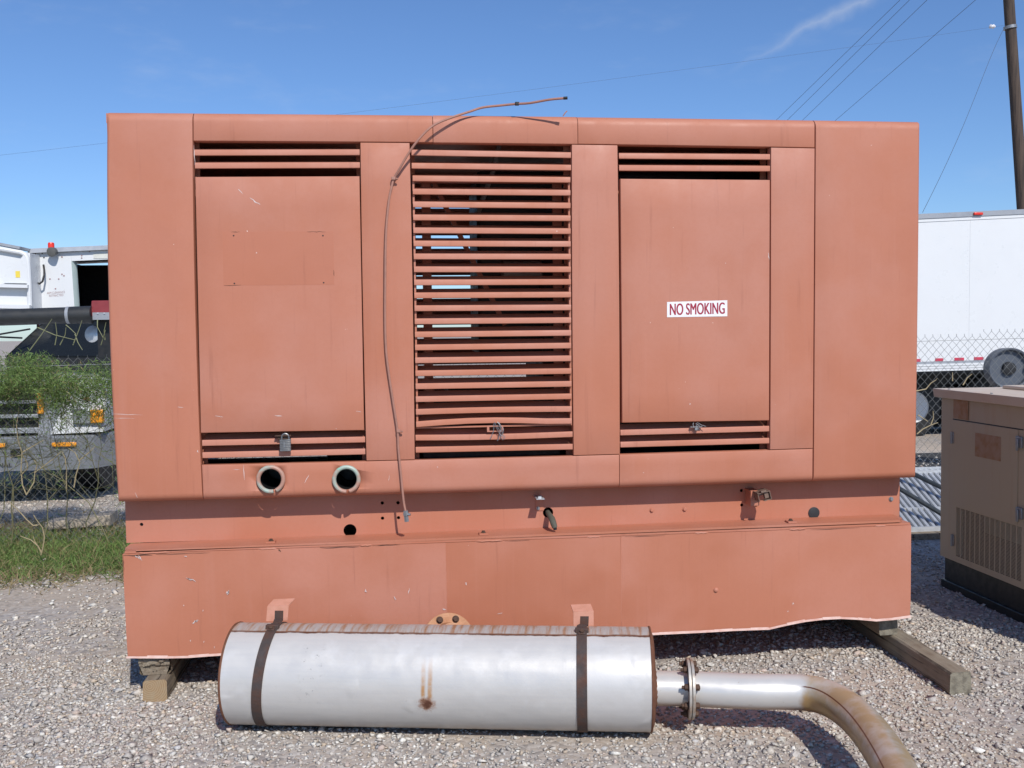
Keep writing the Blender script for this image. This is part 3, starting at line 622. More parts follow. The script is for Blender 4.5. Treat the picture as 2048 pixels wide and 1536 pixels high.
# centre louvre door
ly = [299.6, 326, 351.6, 378, 403.7, 429.8, 455.8, 482, 508, 533.8, 560, 586, 611.8, 638, 664.3, 690.2, 716, 742, 768, 793.8, 819.3, 845, 871, 895.3]
ry = [305, 330, 354.7, 380.5, 406.2, 431.5, 457.4, 483, 508.4, 533.9, 559, 584.4, 610, 635.5, 661, 686.4, 712, 737.3, 763, 788, 813.4, 838.3, 864, 889]
lxf = lambda y: 822 + (y - 290) / 630 * 9; rxf = lambda y: 1143 + (y - 290) / 620 * 3.6
a, b, c, d = P(lxf(351), 351), P(rxf(354), 354), P(lxf(845), 858), P(rxf(838), 850)
X0_, X1_, Z0_, Z1_ = a.x + 0.004, b.x - 0.006, c.z, a.z - 0.012; fr = MB()
oc = [(X0_, Z0_), (X1_, Z0_), (X1_, Z1_), (X0_, Z1_)]; ic = [(X0_ + 0.008, Z0_ + 0.008), (X1_ - 0.008, Z0_ + 0.008), (X1_ - 0.008, Z1_ - 0.008), (X0_ + 0.008, Z1_ - 0.008)]
fv = [(x, 0.013, z) for x, z in oc + ic] + [(x, 0.088, z) for x, z in oc + ic]
fr.add(fv, [f for i in range(4) for j in ((i + 1) % 4,) for f in ((i, j, 4 + j, 4 + i), (8 + j, 8 + i, 12 + i, 12 + j), (j, i, 8 + i, 8 + j), (4 + i, 4 + j, 12 + j, 12 + i))])
ld = obj('louvre_door', fr, paint, gen)
for i, (l, r) in enumerate(zip(ly, ry)):
    fixed = i in (0, 1, 22, 23); bow = None
    if i == 21: bow = lambda t: 0.011 * math.sin(math.pi * min(t * 1.15, 1)) + 0.002
    if i == 22: bow = lambda t: -0.004 * math.sin(math.pi * t)
    if i == 20: bow = lambda t: 0.003 * math.sin(math.pi * t)
    slat((lxf(l) + (0 if fixed else 1.5), l), (rxf(r) - (0 if fixed else 1.8), r), gen if fixed else ld, y0=0.004 if fixed else 0.0, bow=bow)
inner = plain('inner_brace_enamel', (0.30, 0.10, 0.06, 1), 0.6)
for px in (851, 1113):
    q0, q1 = P(px - 9, 352, 0.1), P(px + 9, 352, 0.1); obj('door_stiffener', MB().box(q0.x, q1.x, 0.091, 0.104, P(px, 845, 0.1).z, q0.z), inner, ld)
obj('diagonal_brace', MB().bar(P(865, 362, 0.13), P(1010, 650, 0.13), 0.02, 0.028, (0, 1, 0)), inner, ld)
obj('screen', MB().box(P(846, 860, 0.11).x, P(1120, 860, 0.11).x, 0.12, 0.123, P(900, 915, 0.11).z, P(900, 800, 0.11).z), dark_in, gen)
q = P(990, 857); hp = MB()
hp.box(q.x - 0.036, q.x + 0.036, -0.008, -0.002, q.z + 0.009, q.z + 0.014).box(q.x - 0.036, q.x + 0.036, -0.008, -0.002, q.z - 0.014, q.z - 0.009).box(q.x - 0.036, q.x - 0.026, -0.008, -0.002, q.z - 0.009, q.z + 0.009).box(q.x + 0.028, q.x + 0.036, -0.008, -0.002, q.z - 0.009, q.z + 0.009)
obj('hasp', hp, paint, ld)
def wire_twist(px, py, s, n, name, mat, parent):
    rr = random.Random(px); c = P(px, py, -0.012); mb = MB()
    for k in range(n):
        pts = [c + Vector((rr.uniform(-.012, .012), rr.uniform(-.008, .004), rr.uniform(0, .02)))]
        for j in range(5): pts.append(pts[-1] + Vector((rr.uniform(-.011, .013), rr.uniform(-.005, .004), -s * rr.uniform(0.4, 1))))
        mb.tube(pts, 0.0016, 5)
    return obj(name, mb, mat, parent)
tag(wire_twist(992, 852, 0.02, 6, 'tie_wire', galv, None), 'frayed twist of wire hanging from the centre louvre hasp', 'wire')
tag(wire_twist(1391, 852, 0.006, 4, 'tie_wire', galv, None), 'short bent wire on the latch of the NO SMOKING door', 'wire')
q = P(1391, 853); obj('hasp', MB().box(q.x - 0.028, q.x + 0.028, -0.016, -0.002, q.z - 0.003, q.z + 0.001).box(q.x - 0.008, q.x + 0.008, -0.018, -0.002, q.z - 0.016, q.z - 0.004), galv, dr, 0.001)
q = P(567, 873); obj('hasp', MB().box(q.x - 0.034, q.x + 0.034, -0.026, -0.002, q.z + 0.003, q.z + 0.007).box(q.x - 0.024, q.x + 0.024, -0.016, -0.003, q.z - 0.010, q.z + 0.0025), rustbolt, dl, 0.001)
# padlock
def padlock():
    c = P(571, 889, -0.02); t = thing('padlock', 'small grey laminated padlock hanging under the left access door', 'padlock', c - Vector((0, 0, 0.03)))
    body = MB()
    for k in range(7): e = 0.0008 if k % 2 else 0; body.box(c.x - 0.0235 + e, c.x + 0.0235 - e, -0.034 + e, -0.012 - e, c.z - 0.028 + k * 0.0072, c.z - 0.028 + (k + 1) * 0.0072)
    obj('lock_body', body, lockm, t, 0.0012)
    pts = [Vector((c.x - 0.015, -0.023, c.z + 0.02))] + [Vector((c.x - 0.015 * math.cos(th), -0.023, c.z + 0.032 + 0.015 * math.sin(th))) for th in np.linspace(0, math.pi, 10)] + [Vector((c.x + 0.015, -0.023, c.z + 0.02))]
    obj('shackle', MB().tube(pts, 0.0038, 8), lockm, t)
    obj('keyway_plate', MB().box(c.x - 0.006, c.x - 0.002, -0.0352, -0.0342, c.z - 0.01, c.z + 0.014), galv, t)
padlock()
# no-smoking sticker
q = [P(1334, 634.5, -0.0035), P(1454.5, 632.5, -0.0035), P(1454.5, 600.5, -0.0035), P(1334, 604, -0.0035)]
st = obj('sticker', MB().hexa([(v.x, -0.0034, v.z) for v in q], [(v.x, -0.0042, v.z) for v in q]), sticker_w, dr)
for k_ in (-1, 0, 1): text_mb('NO SMOKING', (P(1339.5, 630.5).x + k_ * 0.0013, P(1339, 630.5).z), P(1448.5, 620).x - P(1339.5, 620).x, 0.0515, ink, st, 'lettering', -0.0046 - 0.0002 * k_, 0.0, 0.004)
# ghost of a removed placard and its screw holes
q = [P(447, 571, 0), P(668.5, 569.5, 0), P(667, 463, 0), P(445.5, 464, 0)]
gp = obj('placard_ghost', MB().hexa([(v.x, -0.0030, v.z) for v in q], [(v.x, -0.0034, v.z) for v in q]), paint_unfaded, dl)
for (x, y) in ((467.5, 471.5), (646, 471.5), (469, 567), (647.5, 565.5)):
    v = P(x, y); obj('screw_hole', MB().disc_stack((v.x, -0.0035, v.z), (0, -1, 0), [(0, 0.0034), (0.0004, 0.0034)], 10), black_m, gp)
def decal_lines(name, segs, Y, wid, mat, parent, seed=1):
    rr = random.Random(seed); mb = MB()
    for (x0, y0, x1, y1, wf) in segs:
        a, b = P(x0, y0, Y), P(x1, y1, Y); n = 6; d = (b - a); nn = Vector((-d.z, 0, d.x)).normalized(); L = []; Rr = []
        for i in range(n + 1):
            t = i / n; c = a + d * t + nn * rr.uniform(-.4, .4) * wid * wf; h = nn * wid * wf * (0.15 + 0.85 * math.sin(math.pi * min(max(t, .04), .96))) * rr.uniform(.4, 1) * 0.5
            L.append(c - h); Rr.append(c + h)
        mb.add(L + Rr, [(i, i + 1, n + 2 + i, n + 1 + i) for i in range(n)])
    return stuff(obj(name, mb, mat, parent))
decal_lines('rust_marks', [(462, 464, 480, 464, 1), (614, 463.5, 652, 463.5, 1), (448, 571, 482, 570.5, 1), (667, 540, 668, 552, 1)], -0.0038, 0.003, rustbolt, dl)
decal_lines('paint_scratches', [(500, 395, 520, 410, 2), (476, 378, 486, 388, 1.2), (512, 505, 514, 506.5, 2), (549, 831, 564, 832.5, 1.2), (430, 832, 446, 834, 1), (712, 822, 722, 824, 1)], -0.0036, 0.003, scratch_m, dl, 3)
decal_lines('paint_scratches', [(1379, 807, 1381, 809, 2.4), (1536.5, 505, 1538, 520, 1.3), (1450, 526, 1452, 527, 1.2)], -0.0036, 0.003, scratch_m, dr, 4)
decal_lines('paint_scratches', [(225, 828, 285, 830, .7), (228, 836, 270, 837, .6), (355, 814, 367, 815, .7), (388, 290, 390, 330, 1.1), (394, 900, 397, 905, 1.4), (270, 985, 275, 996, .6)], -0.0004, 0.003, scratch_m, gen, 5)
decal_lines('paint_scratches', [(487, 930, 489, 960, .9), (609, 966, 618, 950, 1.1), (466, 939, 480, 939, .6), (779, 950, 777, 962, .8), (874, 933, 876, 935, 1.5), (1286, 945, 1288, 946, 1)], 0.0004, 0.003, scratch_m, gen, 6)
# ---- skid rail under the housing (set back), its foot flange, and the fuel tank
SY = 0.13
def skid():
    sx0, sx1 = P(251, 1030, SY).x, P(1799, 990, SY).x; zt = 0.875; zb0, zb1 = P(253, 1086, SY).z, P(1800, 1038, SY).z
    holes = [(700, 1061, 0.029, 28), (1096, 1025, 0.024, 24)] + [(x, y, 0.0078, 12) for x, y in ((283, 1049), (764.5, 1006), (796, 1005.5), (765, 1036.5), (797, 1035.5), (1483, 981), (1483.5, 1010), (1512.5, 1010.5))]
    hh = [(P(x, y, SY).x, P(x, y, SY).z, r, k) for x, y, r, k in holes]
    sk_ = obj('skid_rail', plate([(sx0, zb0), (sx1, zb1), (sx1, zt), (sx0, zt)], hh, SY, 0.008), paint, gen)
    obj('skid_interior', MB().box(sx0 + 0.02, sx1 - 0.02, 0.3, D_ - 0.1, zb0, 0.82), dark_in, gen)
    # foot flange: sloping lit strip
    fy = -0.012; F0 = [(P(246, 1088, fy + 0.02).x, fy + 0.02, P(246, 1090, fy).z), (P(272, 1101.5, fy).x, fy, P(272, 1101.5, fy).z), (P(1800, 1041.5, fy).x, fy, P(1800, 1041.5, fy).z), (P(1815, 1036, fy).x, fy + 0.02, P(1815, 1037, fy).z)]
    zf = lambda x: F0[1][2] + (F0[2][2] - F0[1][2]) * (x - F0[1][0]) / (F0[2][0] - F0[1][0])
    xs = [F0[0][0], F0[1][0]] + list(np.linspace(F0[1][0], F0[2][0], 14))[1:-1] + [F0[2][0], F0[3][0]]
    ys = [fy + 0.05, fy] + [fy] * 12 + [fy, fy + 0.05]; n = len(xs); top = [(x, y, zf(x) + 0.003) for x, y in zip(xs, ys)]; back = [(x, SY - 0.001, zf(x) + 0.004) for x in xs]; bot = [(x, y, zf(x) - 0.007) for x, y in zip(xs, ys)]
    mb = MB().add(top + back + bot, [(i, i + 1, n + i + 1, n + i) for i in range(n - 1)] + [(2 * n + i, 2 * n + i + 1, i + 1, i) for i in range(n - 1)])
    fl = obj('foot_flange', mb, paint, gen)
    for (px, py) in ((542, 1086.5), (967, 1071.5), (1582, 1045.5)):
        v = P(px, py, 0.03); z = zf(v.x) + 0.0042; c = Vector((v.x, 0.03, z))
        tb = obj('clip_washer', MB().hexa([c + Vector(k) for k in ((-.02, -.02, 0), (.02, -.02, 0), (.02, .025, 0), (-.02, .025, 0))], [c + Vector(k) for k in ((-.02, -.02, .007), (.02, -.02, .007), (.02, .025, .007), (-.02, .025, .007))]), paint, fl)
        obj('bolt', MB().hexbolt(c + Vector((0, 0.004, 0.0072)), (0, 0, 1), 0.008, 0.007), rustbolt, tb)
    for (px, py) in ((1303.5, 1020), (1369, 1018), (1782, 998)):
        v = P(px, py, SY); obj('bolt', MB().hexbolt((v.x, SY - 0.0002, v.z), (0, -1, 0), 0.0085, 0.008), paint if px < 1700 else galv, sk_)
    v = P(1627.5, 1025.5, SY); obj('blanking_cap', MB().disc_stack((v.x, SY - 0.0005, v.z), (0, -1, 0), [(0, 0.0275), (0.003, 0.0275), (0.004, 0.025)], 28), sealm, sk_)
    # end web of the skid at right
    obj('end_web', MB().hexa([(sx1 + 0.001, SY, zb1), (sx1 + 0.03, SY + 0.25, zb1), (sx1 + 0.03, SY + 0.26, zb1), (sx1 + 0.001, SY + 0.01, zb1)], [(sx1 + 0.001, SY, zt), (sx1 + 0.05, SY + 0.25, zt), (sx1 + 0.05, SY + 0.26, zt), (sx1 + 0.001, SY + 0.01, zt)]), paint, sk_)
    # L bracket with shiny lip
    v = P(1079, 1008, SY); br = obj('bracket', MB().box(v.x - 0.019, v.x + 0.019, SY - 0.004, SY - 0.0005, v.z - 0.03, v.z + 0.022), paint, sk_)
    lip = P(1081, 997, 0.018); obj('bracket_lip', MB().box(lip.x - 0.018, lip.x + 0.018, 0.018, SY - 0.0045, lip.z - 0.005, lip.z - 0.001).box(lip.x - 0.008, lip.x + 0.006, 0.03, 0.044, lip.z - 0.0008, lip.z + 0.007), alu, br)
    obj('bolt', MB().hexbolt((P(1076, 1016.5, SY).x, SY - 0.0045, P(1076, 1016.5, SY).z), (0, -1, 0), 0.006, 0.005), galv, br)
    # rubber hose stub hanging out of its hole
    hm = plain('olive_rubber_hose', (0.10, 0.095, 0.07, 1), 0.7)
    hs = obj('hose_stub', MB().tube([P(1094, 1020, SY + 0.08), P(1096, 1026, SY), P(1099, 1030, 0.09), P(1104, 1038, 0.04), P(1107, 1047, 0.018), P(1109.5, 1055, 0.016)], [0.011, 0.012, 0.0125, 0.0145, 0.0145, 0.0125], 12), hm, sk_)
    obj('hose_end', MB().tube([P(1109.3, 1054, 0.016), P(1110.5, 1059.5, 0.016)], 0.0085, 9), black_m, hs)
    # toggle latch box
    bm_ = plain('dusty_latch_steel', (0.24, 0.16, 0.12, 1), 0.55, 0.4, 0.5, 50)
    v = P(1524, 988, 0.02); lt = MB(); R2 = Matrix.Rotation(math.radians(-14), 3, 'Y')
    def lb(x0, x1, y0, y1, z0, z1):
        k = [Vector((x, y, z)) for z in (z0, z1) for (x, y) in ((x0, y0), (x1, y0), (x1, y1), (x0, y1))]; k = [v + R2 @ p for p in k]; lt.hexa(k[:4], k[4:])
    lb(-.032, .03, -.004, .0, -.004, .05 - .048); lb(-.03, -.027, -.03, .05, -.026, .018); lb(.027, .03, -.03, .02, -.026, .01); lb(-.03, .03, -.03, .05, .010, .013); lb(-.006, .03, -.03, .0, -.028, -.025); lb(-.012, .012, -.034, -.01, .0135, .022); lb(.004, .024, -.02, .0, -.02, .006)
    obj('toggle_latch', lt, bm_, sk_)
    c = P(1505, 1003, 0.05); obj('latch_foot', MB().box(c.x - 0.008, c.x + 0.032, 0.05, SY - 0.001, c.z - 0.02, c.z + 0.05), paint, sk_)
skid()
TY = -0.016
def tank():
    zt = HZ([(245, 1108), (420, 1103.5), (893, 1085), (1242, 1073), (1600, 1059.5), (1822, 1050)], TY)
    edge = [(255, 1314), (330, 1314.5), (379, 1313.5), (436, 1309), (600, 1301), (893, 1288), (1150, 1277), (1303, 1268), (1400, 1263.5), (1470, 1259.5), (1545, 1257), (1572, 1249), (1623, 1239), (1674, 1235.5), (1715, 1237.5), (1758, 1241.5), (1785, 1238), (1819.5, 1233)]
    E3 = [P(x, y, TY) for x, y in edge]; xl = lambda z: P(245, 1108, TY).x + (P(255, 1314, TY).x - P(245, 1108, TY).x) * (1 - (z - 0.19) / 0.44)
    seams = [P(893, 1180, TY).x, P(1242.5, 1180, TY).x]
    xa, xb = xl(0.4), P(1821.5, 1140, TY).x; cuts = [xa] + seams + [xb]
    def zb(x): return float(np.interp(x, [p.x for p in E3], [p.z for p in E3]))
    for k in range(3):
        a, b = cuts[k], cuts[k + 1]; n = 16; m = 6; V = []
        xs = np.linspace(a + (0.0006 if k else 0), b - (0.0006 if k < 2 else 0), n + 1)
        for x in xs:
            z0, z1 = zb(x), zt(x)
            for j in range(m + 1):
                s = j / m; dent = 0.0
                V.append((x + ((xl(0.19 + 0.44 * s) - xa) if (k == 0 and x == xs[0]) else 0), TY + 0.006 * max(0, (0.27 - z0) / 0.1 - .5) * 0 + (0.004 * (1 - s * m) if j == 0 else 0) + 0.0015 * math.sin(x * 9 + s * 3), z0 + (z1 - z0) * s))
        F_ = [(i * (m + 1) + j, (i + 1) * (m + 1) + j, (i + 1) * (m + 1) + j + 1, i * (m + 1) + j + 1) for i in range(n) for j in range(m)]
        mb = MB().add(V, F_, True); o = len(mb.v)
        # bent-in bottom lip and thickness
        lip = [(x, TY + 0.03, zb(x) + 0.004) for x in xs]; base = [i * (m + 1) for i in range(n + 1)]
        mb.v += lip; mb.f += [(base[i], o + i, o + i + 1, base[i + 1]) for i in range(n)]; mb.sm += [False] * n
        tp = [(x, SY + 0.05, zt(x)) for x in xs]; o2 = len(mb.v); mb.v += tp; ti = [i * (m + 1) + m for i in range(n + 1)]
        mb.f += [(ti[i], ti[i + 1], o2 + i + 1, o2 + i) for i in range(n)]; mb.sm += [False] * n
        s = obj('tank_skirt', mb, paint_tank, gen)
        if k: obj('weld_seam', MB().tube([(a + 0.0008 * math.sin(i * 2.7), TY - 0.0005, zb(a) + (zt(a) - zb(a)) * i / 24) for i in range(25)], 0.0016, 5), paint_tank, s)
        e = MB()
        for i in range(n):
            h = 0.004 + 0.004 * abs(math.sin(i * 1.7 + k)); e.add([(xs[i], TY - 0.011, zb(xs[i]) - 0.002), (xs[i + 1], TY - 0.011, zb(xs[i + 1]) - 0.002), (xs[i + 1], TY - 0.0022, zb(xs[i + 1]) + h), (xs[i], TY - 0.0022, zb(xs[i]) + h)], [(0, 1, 2, 3)])
        obj('worn_edge', e, bare, s)
    # top seam strip with stitch welds, set just behind the skirt
    cs = MB(); n = 24; xs = np.linspace(xa + 0.004, xb - 0.002, n + 1)
    V = [(x, TY + 0.004, zt(x) + 0.0015) for x in xs] + [(x, TY + 0.004, zt(x) + 0.0105) for x in xs] + [(x, SY, zt(x) + 0.0105) for x in xs] + [(x, SY, zt(x) + 0.0015) for x in xs]
    q = n + 1; cs.add(V, [(i, i + 1, q + i + 1, q + i) for i in range(n)] + [(q + i, q + i + 1, 2 * q + i + 1, 2 * q + i) for i in range(n)] + [(i + 1, i, 3 * q + i, 3 * q + i + 1) for i in range(n)])
    tl = obj('tank_lid_strip', cs, paint, gen)
    for px0, px1, py in ((272, 340, 1106.5), (516, 553, 1098), (719, 744, 1091), (950, 1006, 1082), (1173, 1200, 1074.5), (1389, 1416, 1066), (1578, 1612, 1059), (1750, 1772, 1052)):
        a, b = P(px0, py, TY), P(px1, py, TY)
        obj('stitch_weld', MB().tube([(a.x + (b.x - a.x) * i / 8, TY + 0.0005, zt(a.x + (b.x - a.x) * i / 8) + 0.002 + 0.001 * math.sin(i * 2.1)) for i in range(9)], [0.001] + [0.0042] * 7 + [0.001], 7), paint, tl)
    x0, x1 = xa + 0.002, xb - 0.002
    obj('tank_body', MB().box(x0, x1, 0.02, D_, 0.215, 0.60), paint_tank, gen)
    obj('tank_end', MB().box(xa + 0.0005, xa + 0.0018, 0.0, D_, 0.2, 0.61).box(xb - 0.0018, xb - 0.0005, 0.0, D_, 0.235, 0.61), paint_tank, gen)
    decal_lines('paint_scratches', [(270, 1111, 281, 1118, 1.3), (277, 1110, 284, 1121, 1), (372, 1155, 392, 1162, 1.6), (374, 1157, 385, 1158, 1), (452, 1187, 458, 1182, 2.4), (455, 1190, 458, 1180, 1.4), (385, 1247, 396, 1239, 2.2), (389, 1243, 395, 1243, 1.8), (730, 1178, 733, 1185, 1.5), (788, 1193, 792, 1200, 1.4), (817, 1188, 819, 1176, 1.1), (368, 1112, 374, 1105 + 8, 1), (1585, 1206, 1587, 1208.5, 2.6), (1575, 1222, 1577, 1223, 1.5), (1739, 1235.5, 1742, 1236.5, 2.5), (931, 1165, 934, 1170, 1.5), (885, 1218, 892, 1219, 1.8), (994, 1228, 1005, 1225.5, .8), (405, 1221, 406.5, 1222, 2), (367, 1210, 368.5, 1211, 2), (380, 1281, 382, 1282, 2), (428, 1293.5, 430, 1294.5, 2), (407, 1283, 408.5, 1284, 2)], TY - 0.0028, 0.0042, scratch_m, gen, 9)
    decal_lines('rust_marks', [(246, 1111, 305, 1109.5, 1.4), (312, 1108.5, 420, 1105, .7), (640, 1095.5, 718, 1092.8, 1.3), (745, 1091.5, 800, 1089.5, .8), (557, 1098, 562, 1103, 2), (1010, 1082, 1060, 1080, .6), (246.5, 1112, 248, 1150, 1), (1250, 1073.5, 1330, 1070.5, .6), (1620, 1059.5, 1720, 1055.5, .6)], TY - 0.0024, 0.0036, rustbolt, gen, 12)
    v = P(1432, 1180, TY); obj('rivet_head', MB().disc_stack((v.x, TY, v.z), (0, -1, 0), [(0, 0.011), (0.004, 0.010), (0.007, 0.005), (0.008, 0.0)], 14), paint_tank, gen)
tank()

# ---- conduit hanging over the front
def conduit():
    px = [(1134, 196, -0.095), (1100, 199, -0.075), (1060, 206, -0.045), (1030, 208, -0.02), (1000, 211, -0.006), (965, 215, -0.001), (940, 223, -0.01), (900, 236, -0.03), (870, 249, -0.045), (850, 265, -0.052), (830, 288, -0.05), (812, 315, -0.038), (800, 336, -0.028), (788, 357, -0.016), (783, 375, -0.016), (778, 400, -0.017), (773, 450, -0.018), (771, 500, -0.018), (770.5, 560, -0.018), (770, 620, -0.016), (771, 680, -0.014), (774, 720, -0.013), (781, 770, -0.012), (788, 815, -0.012), (795, 862, -0.012), (797, 900, -0.012), (802, 950, -0.014), (807, 1000, -0.02), (811, 1022, -0.024), (813, 1032, -0.024)]
    pts = [P(x, y, Y) for x, y, Y in px]; fine = []
    for i in range(len(pts) - 1):
        p0, p1, p2, p3 = pts[max(i - 1, 0)], pts[i], pts[i + 1], pts[min(i + 2, len(pts) - 1)]
        for k in range(4):
            t = k / 4; fine.append(0.5 * ((2 * p1) + (p2 - p0) * t + (2 * p0 - 5 * p1 + 4 * p2 - p3) * t * t + (3 * p1 - p0 - 3 * p2 + p3) * t ** 3))
    fine.append(pts[-1]); t = thing('cable', 'thin salmon cable looping from the roof down the front of the generator', 'cable', pts[-1])
    obj('jacket', MB().tube(fine, 0.0052, 9), wirem, t)
    for (x, y, Y) in ((1034, 207.5, -.022), (787, 357, -.016), (797, 862, -.012)):
        v = P(x, y, Y); c = obj('clamp', MB().box(v.x - 0.009, v.x + 0.009, v.y - 0.0085, v.y + 0.0085, v.z - 0.007, v.z + 0.007), wirem if x < 1000 else black_m, t, 0.002)
        if x < 1000: obj('screw', MB().hexbolt((v.x + 0.012, v.y - 0.004, v.z - 0.002), (1, -0.4, 0), 0.004, 0.006), wirem, c)
    obj('end_cap', MB().tube([P(1127, 196.5, -.091), P(1135, 196, -.0955)], 0.0066, 9), black_m, t)
    e = obj('fitting', MB().tube([P(811, 1021, -.024), P(813.5, 1043, -.024)], 0.011, 6, flat=True).tube([P(812, 1026, -.024), P(812.6, 1031, -.024)], 0.0145, 6, flat=True), galv, t)
    obj('fitting_screw', MB().tube([P(812, 1029, -.03), P(821, 1029, -.036)], 0.0055, 8), galv, e)
conduit()
# old bits of wire lying on the roof edge
tag(obj('wire_scrap', MB().tube([P(1126, 232, 0.2), P(1131, 225, 0.2), P(1134, 222, 0.2)], 0.003, 6), wirem), 'short scrap of wire sticking up from the roof edge', 'wire')

# ---- timbers the set stands on
def timber(name, label, x0, x1, y0, y1, z0, z1, yaw=0.0, broken=False, g=None, endm=None):
    c = Vector(((x0 + x1) / 2, y0, z0)); t = thing(name, label, 'timber', c, g); mb = MB(); n = 7; rr = random.Random(int(x0 * 100))
    R2 = Matrix.Rotation(yaw, 3, 'Z'); q = [(x0, z0), (x1, z0), (x1, z1), (x0, z1)]; rings = []
    cx, cz = c.x, (z0 + z1) / 2; ch = 0.008
    prof = [(x0 + ch, z0), (x1 - ch, z0), (x1, z0 + ch), (x1, z1 - ch), (x1 - ch, z1), (x0 + ch, z1), (x0, z1 - ch), (x0, z0 + ch)]
    V = []
    for i in range(n):
        y = y0 + (y1 - y0) * i / (n - 1)
        for (x, z) in prof:
            p = Vector((x - cx + rr.uniform(-.002, .002), y - y0, z + rr.uniform(-.0015, .0015))); p2 = R2 @ p; V.append((p2.x + cx, p2.y + y0, p2.z))
    m = 8; mb.add(V, [(i * m + k, i * m + (k + 1) % m, (i + 1) * m + (k + 1) % m, (i + 1) * m + k) for i in range(n - 1) for k in range(m)])
    mb.f.append(tuple((n - 1) * m + k for k in range(m))); mb.sm.append(False); obj('beam', mb, wood, t)
    e = MB()
    if not broken:
        vs = [Vector(V[k]) for k in range(8)]; cc = sum(vs, Vector()) / 8; e.add([v + Vector((0, -0.0008, 0)) for v in vs], [tuple(range(8))]); eo = obj('end_face', e, endm or endg, t)
        eo.data.transform(Matrix.Translation(-cc)); eo.location += cc
    else:
        nx_, nz_ = 22, 16; W_ = []; F2 = []
        for jz in range(nz_ + 1):
            for ix in range(nx_ + 1):
                u, v = ix / nx_, jz / nz_; wx = u * 4 + 0.5 * math.sin(v * 7); wz = v * 4 + 0.5 * math.sin(u * 9 + 1)
                hsh = math.sin(math.floor(wx + wz * .6) * 12.9898 + math.floor(wz - wx * .4) * 78.233) * 43758.5; hsh -= math.floor(hsh)
                pr = (0.004 + 0.018 * hsh) * min(1, max(0, (v - 0.38) / 0.12)) + 0.004; tp = 0.016 * max(0, 0.5 - v) * 2
                W_.append((x0 + tp + (x1 - x0 - 2 * tp) * u, y0 - pr, z0 + (z1 - z0) * v))
        F2 = [(a * (nx_ + 1) + b, a * (nx_ + 1) + b + 1, (a + 1) * (nx_ + 1) + b + 1, (a + 1) * (nx_ + 1) + b) for a in range(nz_) for b in range(nx_)]
        e.add(W_, F2); obj('broken_end', e, wood, t)
    return t
lt = G(288, 1404); 
timber('timber', 'lower left timber with round end grain lying on the gravel', G(287, 1404).x, G(333, 1404).x, G(300, 1404).y, 1.6, 0.0, 0.094)
timber('timber', 'upper left timber with a split broken end under the tank', P(281, 1340, 0.02).x - 0.002, P(342, 1340, 0.02).x, 0.012, 1.6, 0.0955, 0.186, broken=True)
ra, rb_ = G(1900, 1391), G(1940, 1391); rl = G(1760, 1290, 0.09)
yw = math.atan2(-(P(1762, 1290, -0.02).x - ra.x), (-0.02 - ra.y)) if False else 0.0
timber('timber', 'long weathered timber jutting out toward the camera at right', ra.x, ra.x + 0.092, ra.y, 1.6, 0.0, 0.098, yaw=-0.02, endm=grey_end)
u0, u1 = P(1756, 1255, 0.06).x, P(1796, 1255, 0.06).x
timber('timber', 'short upper timber wedged between tank and long right timber', u0, u0 + 0.092, 0.05, 1.6, 0.0992, 0.214, endm=grey_end)

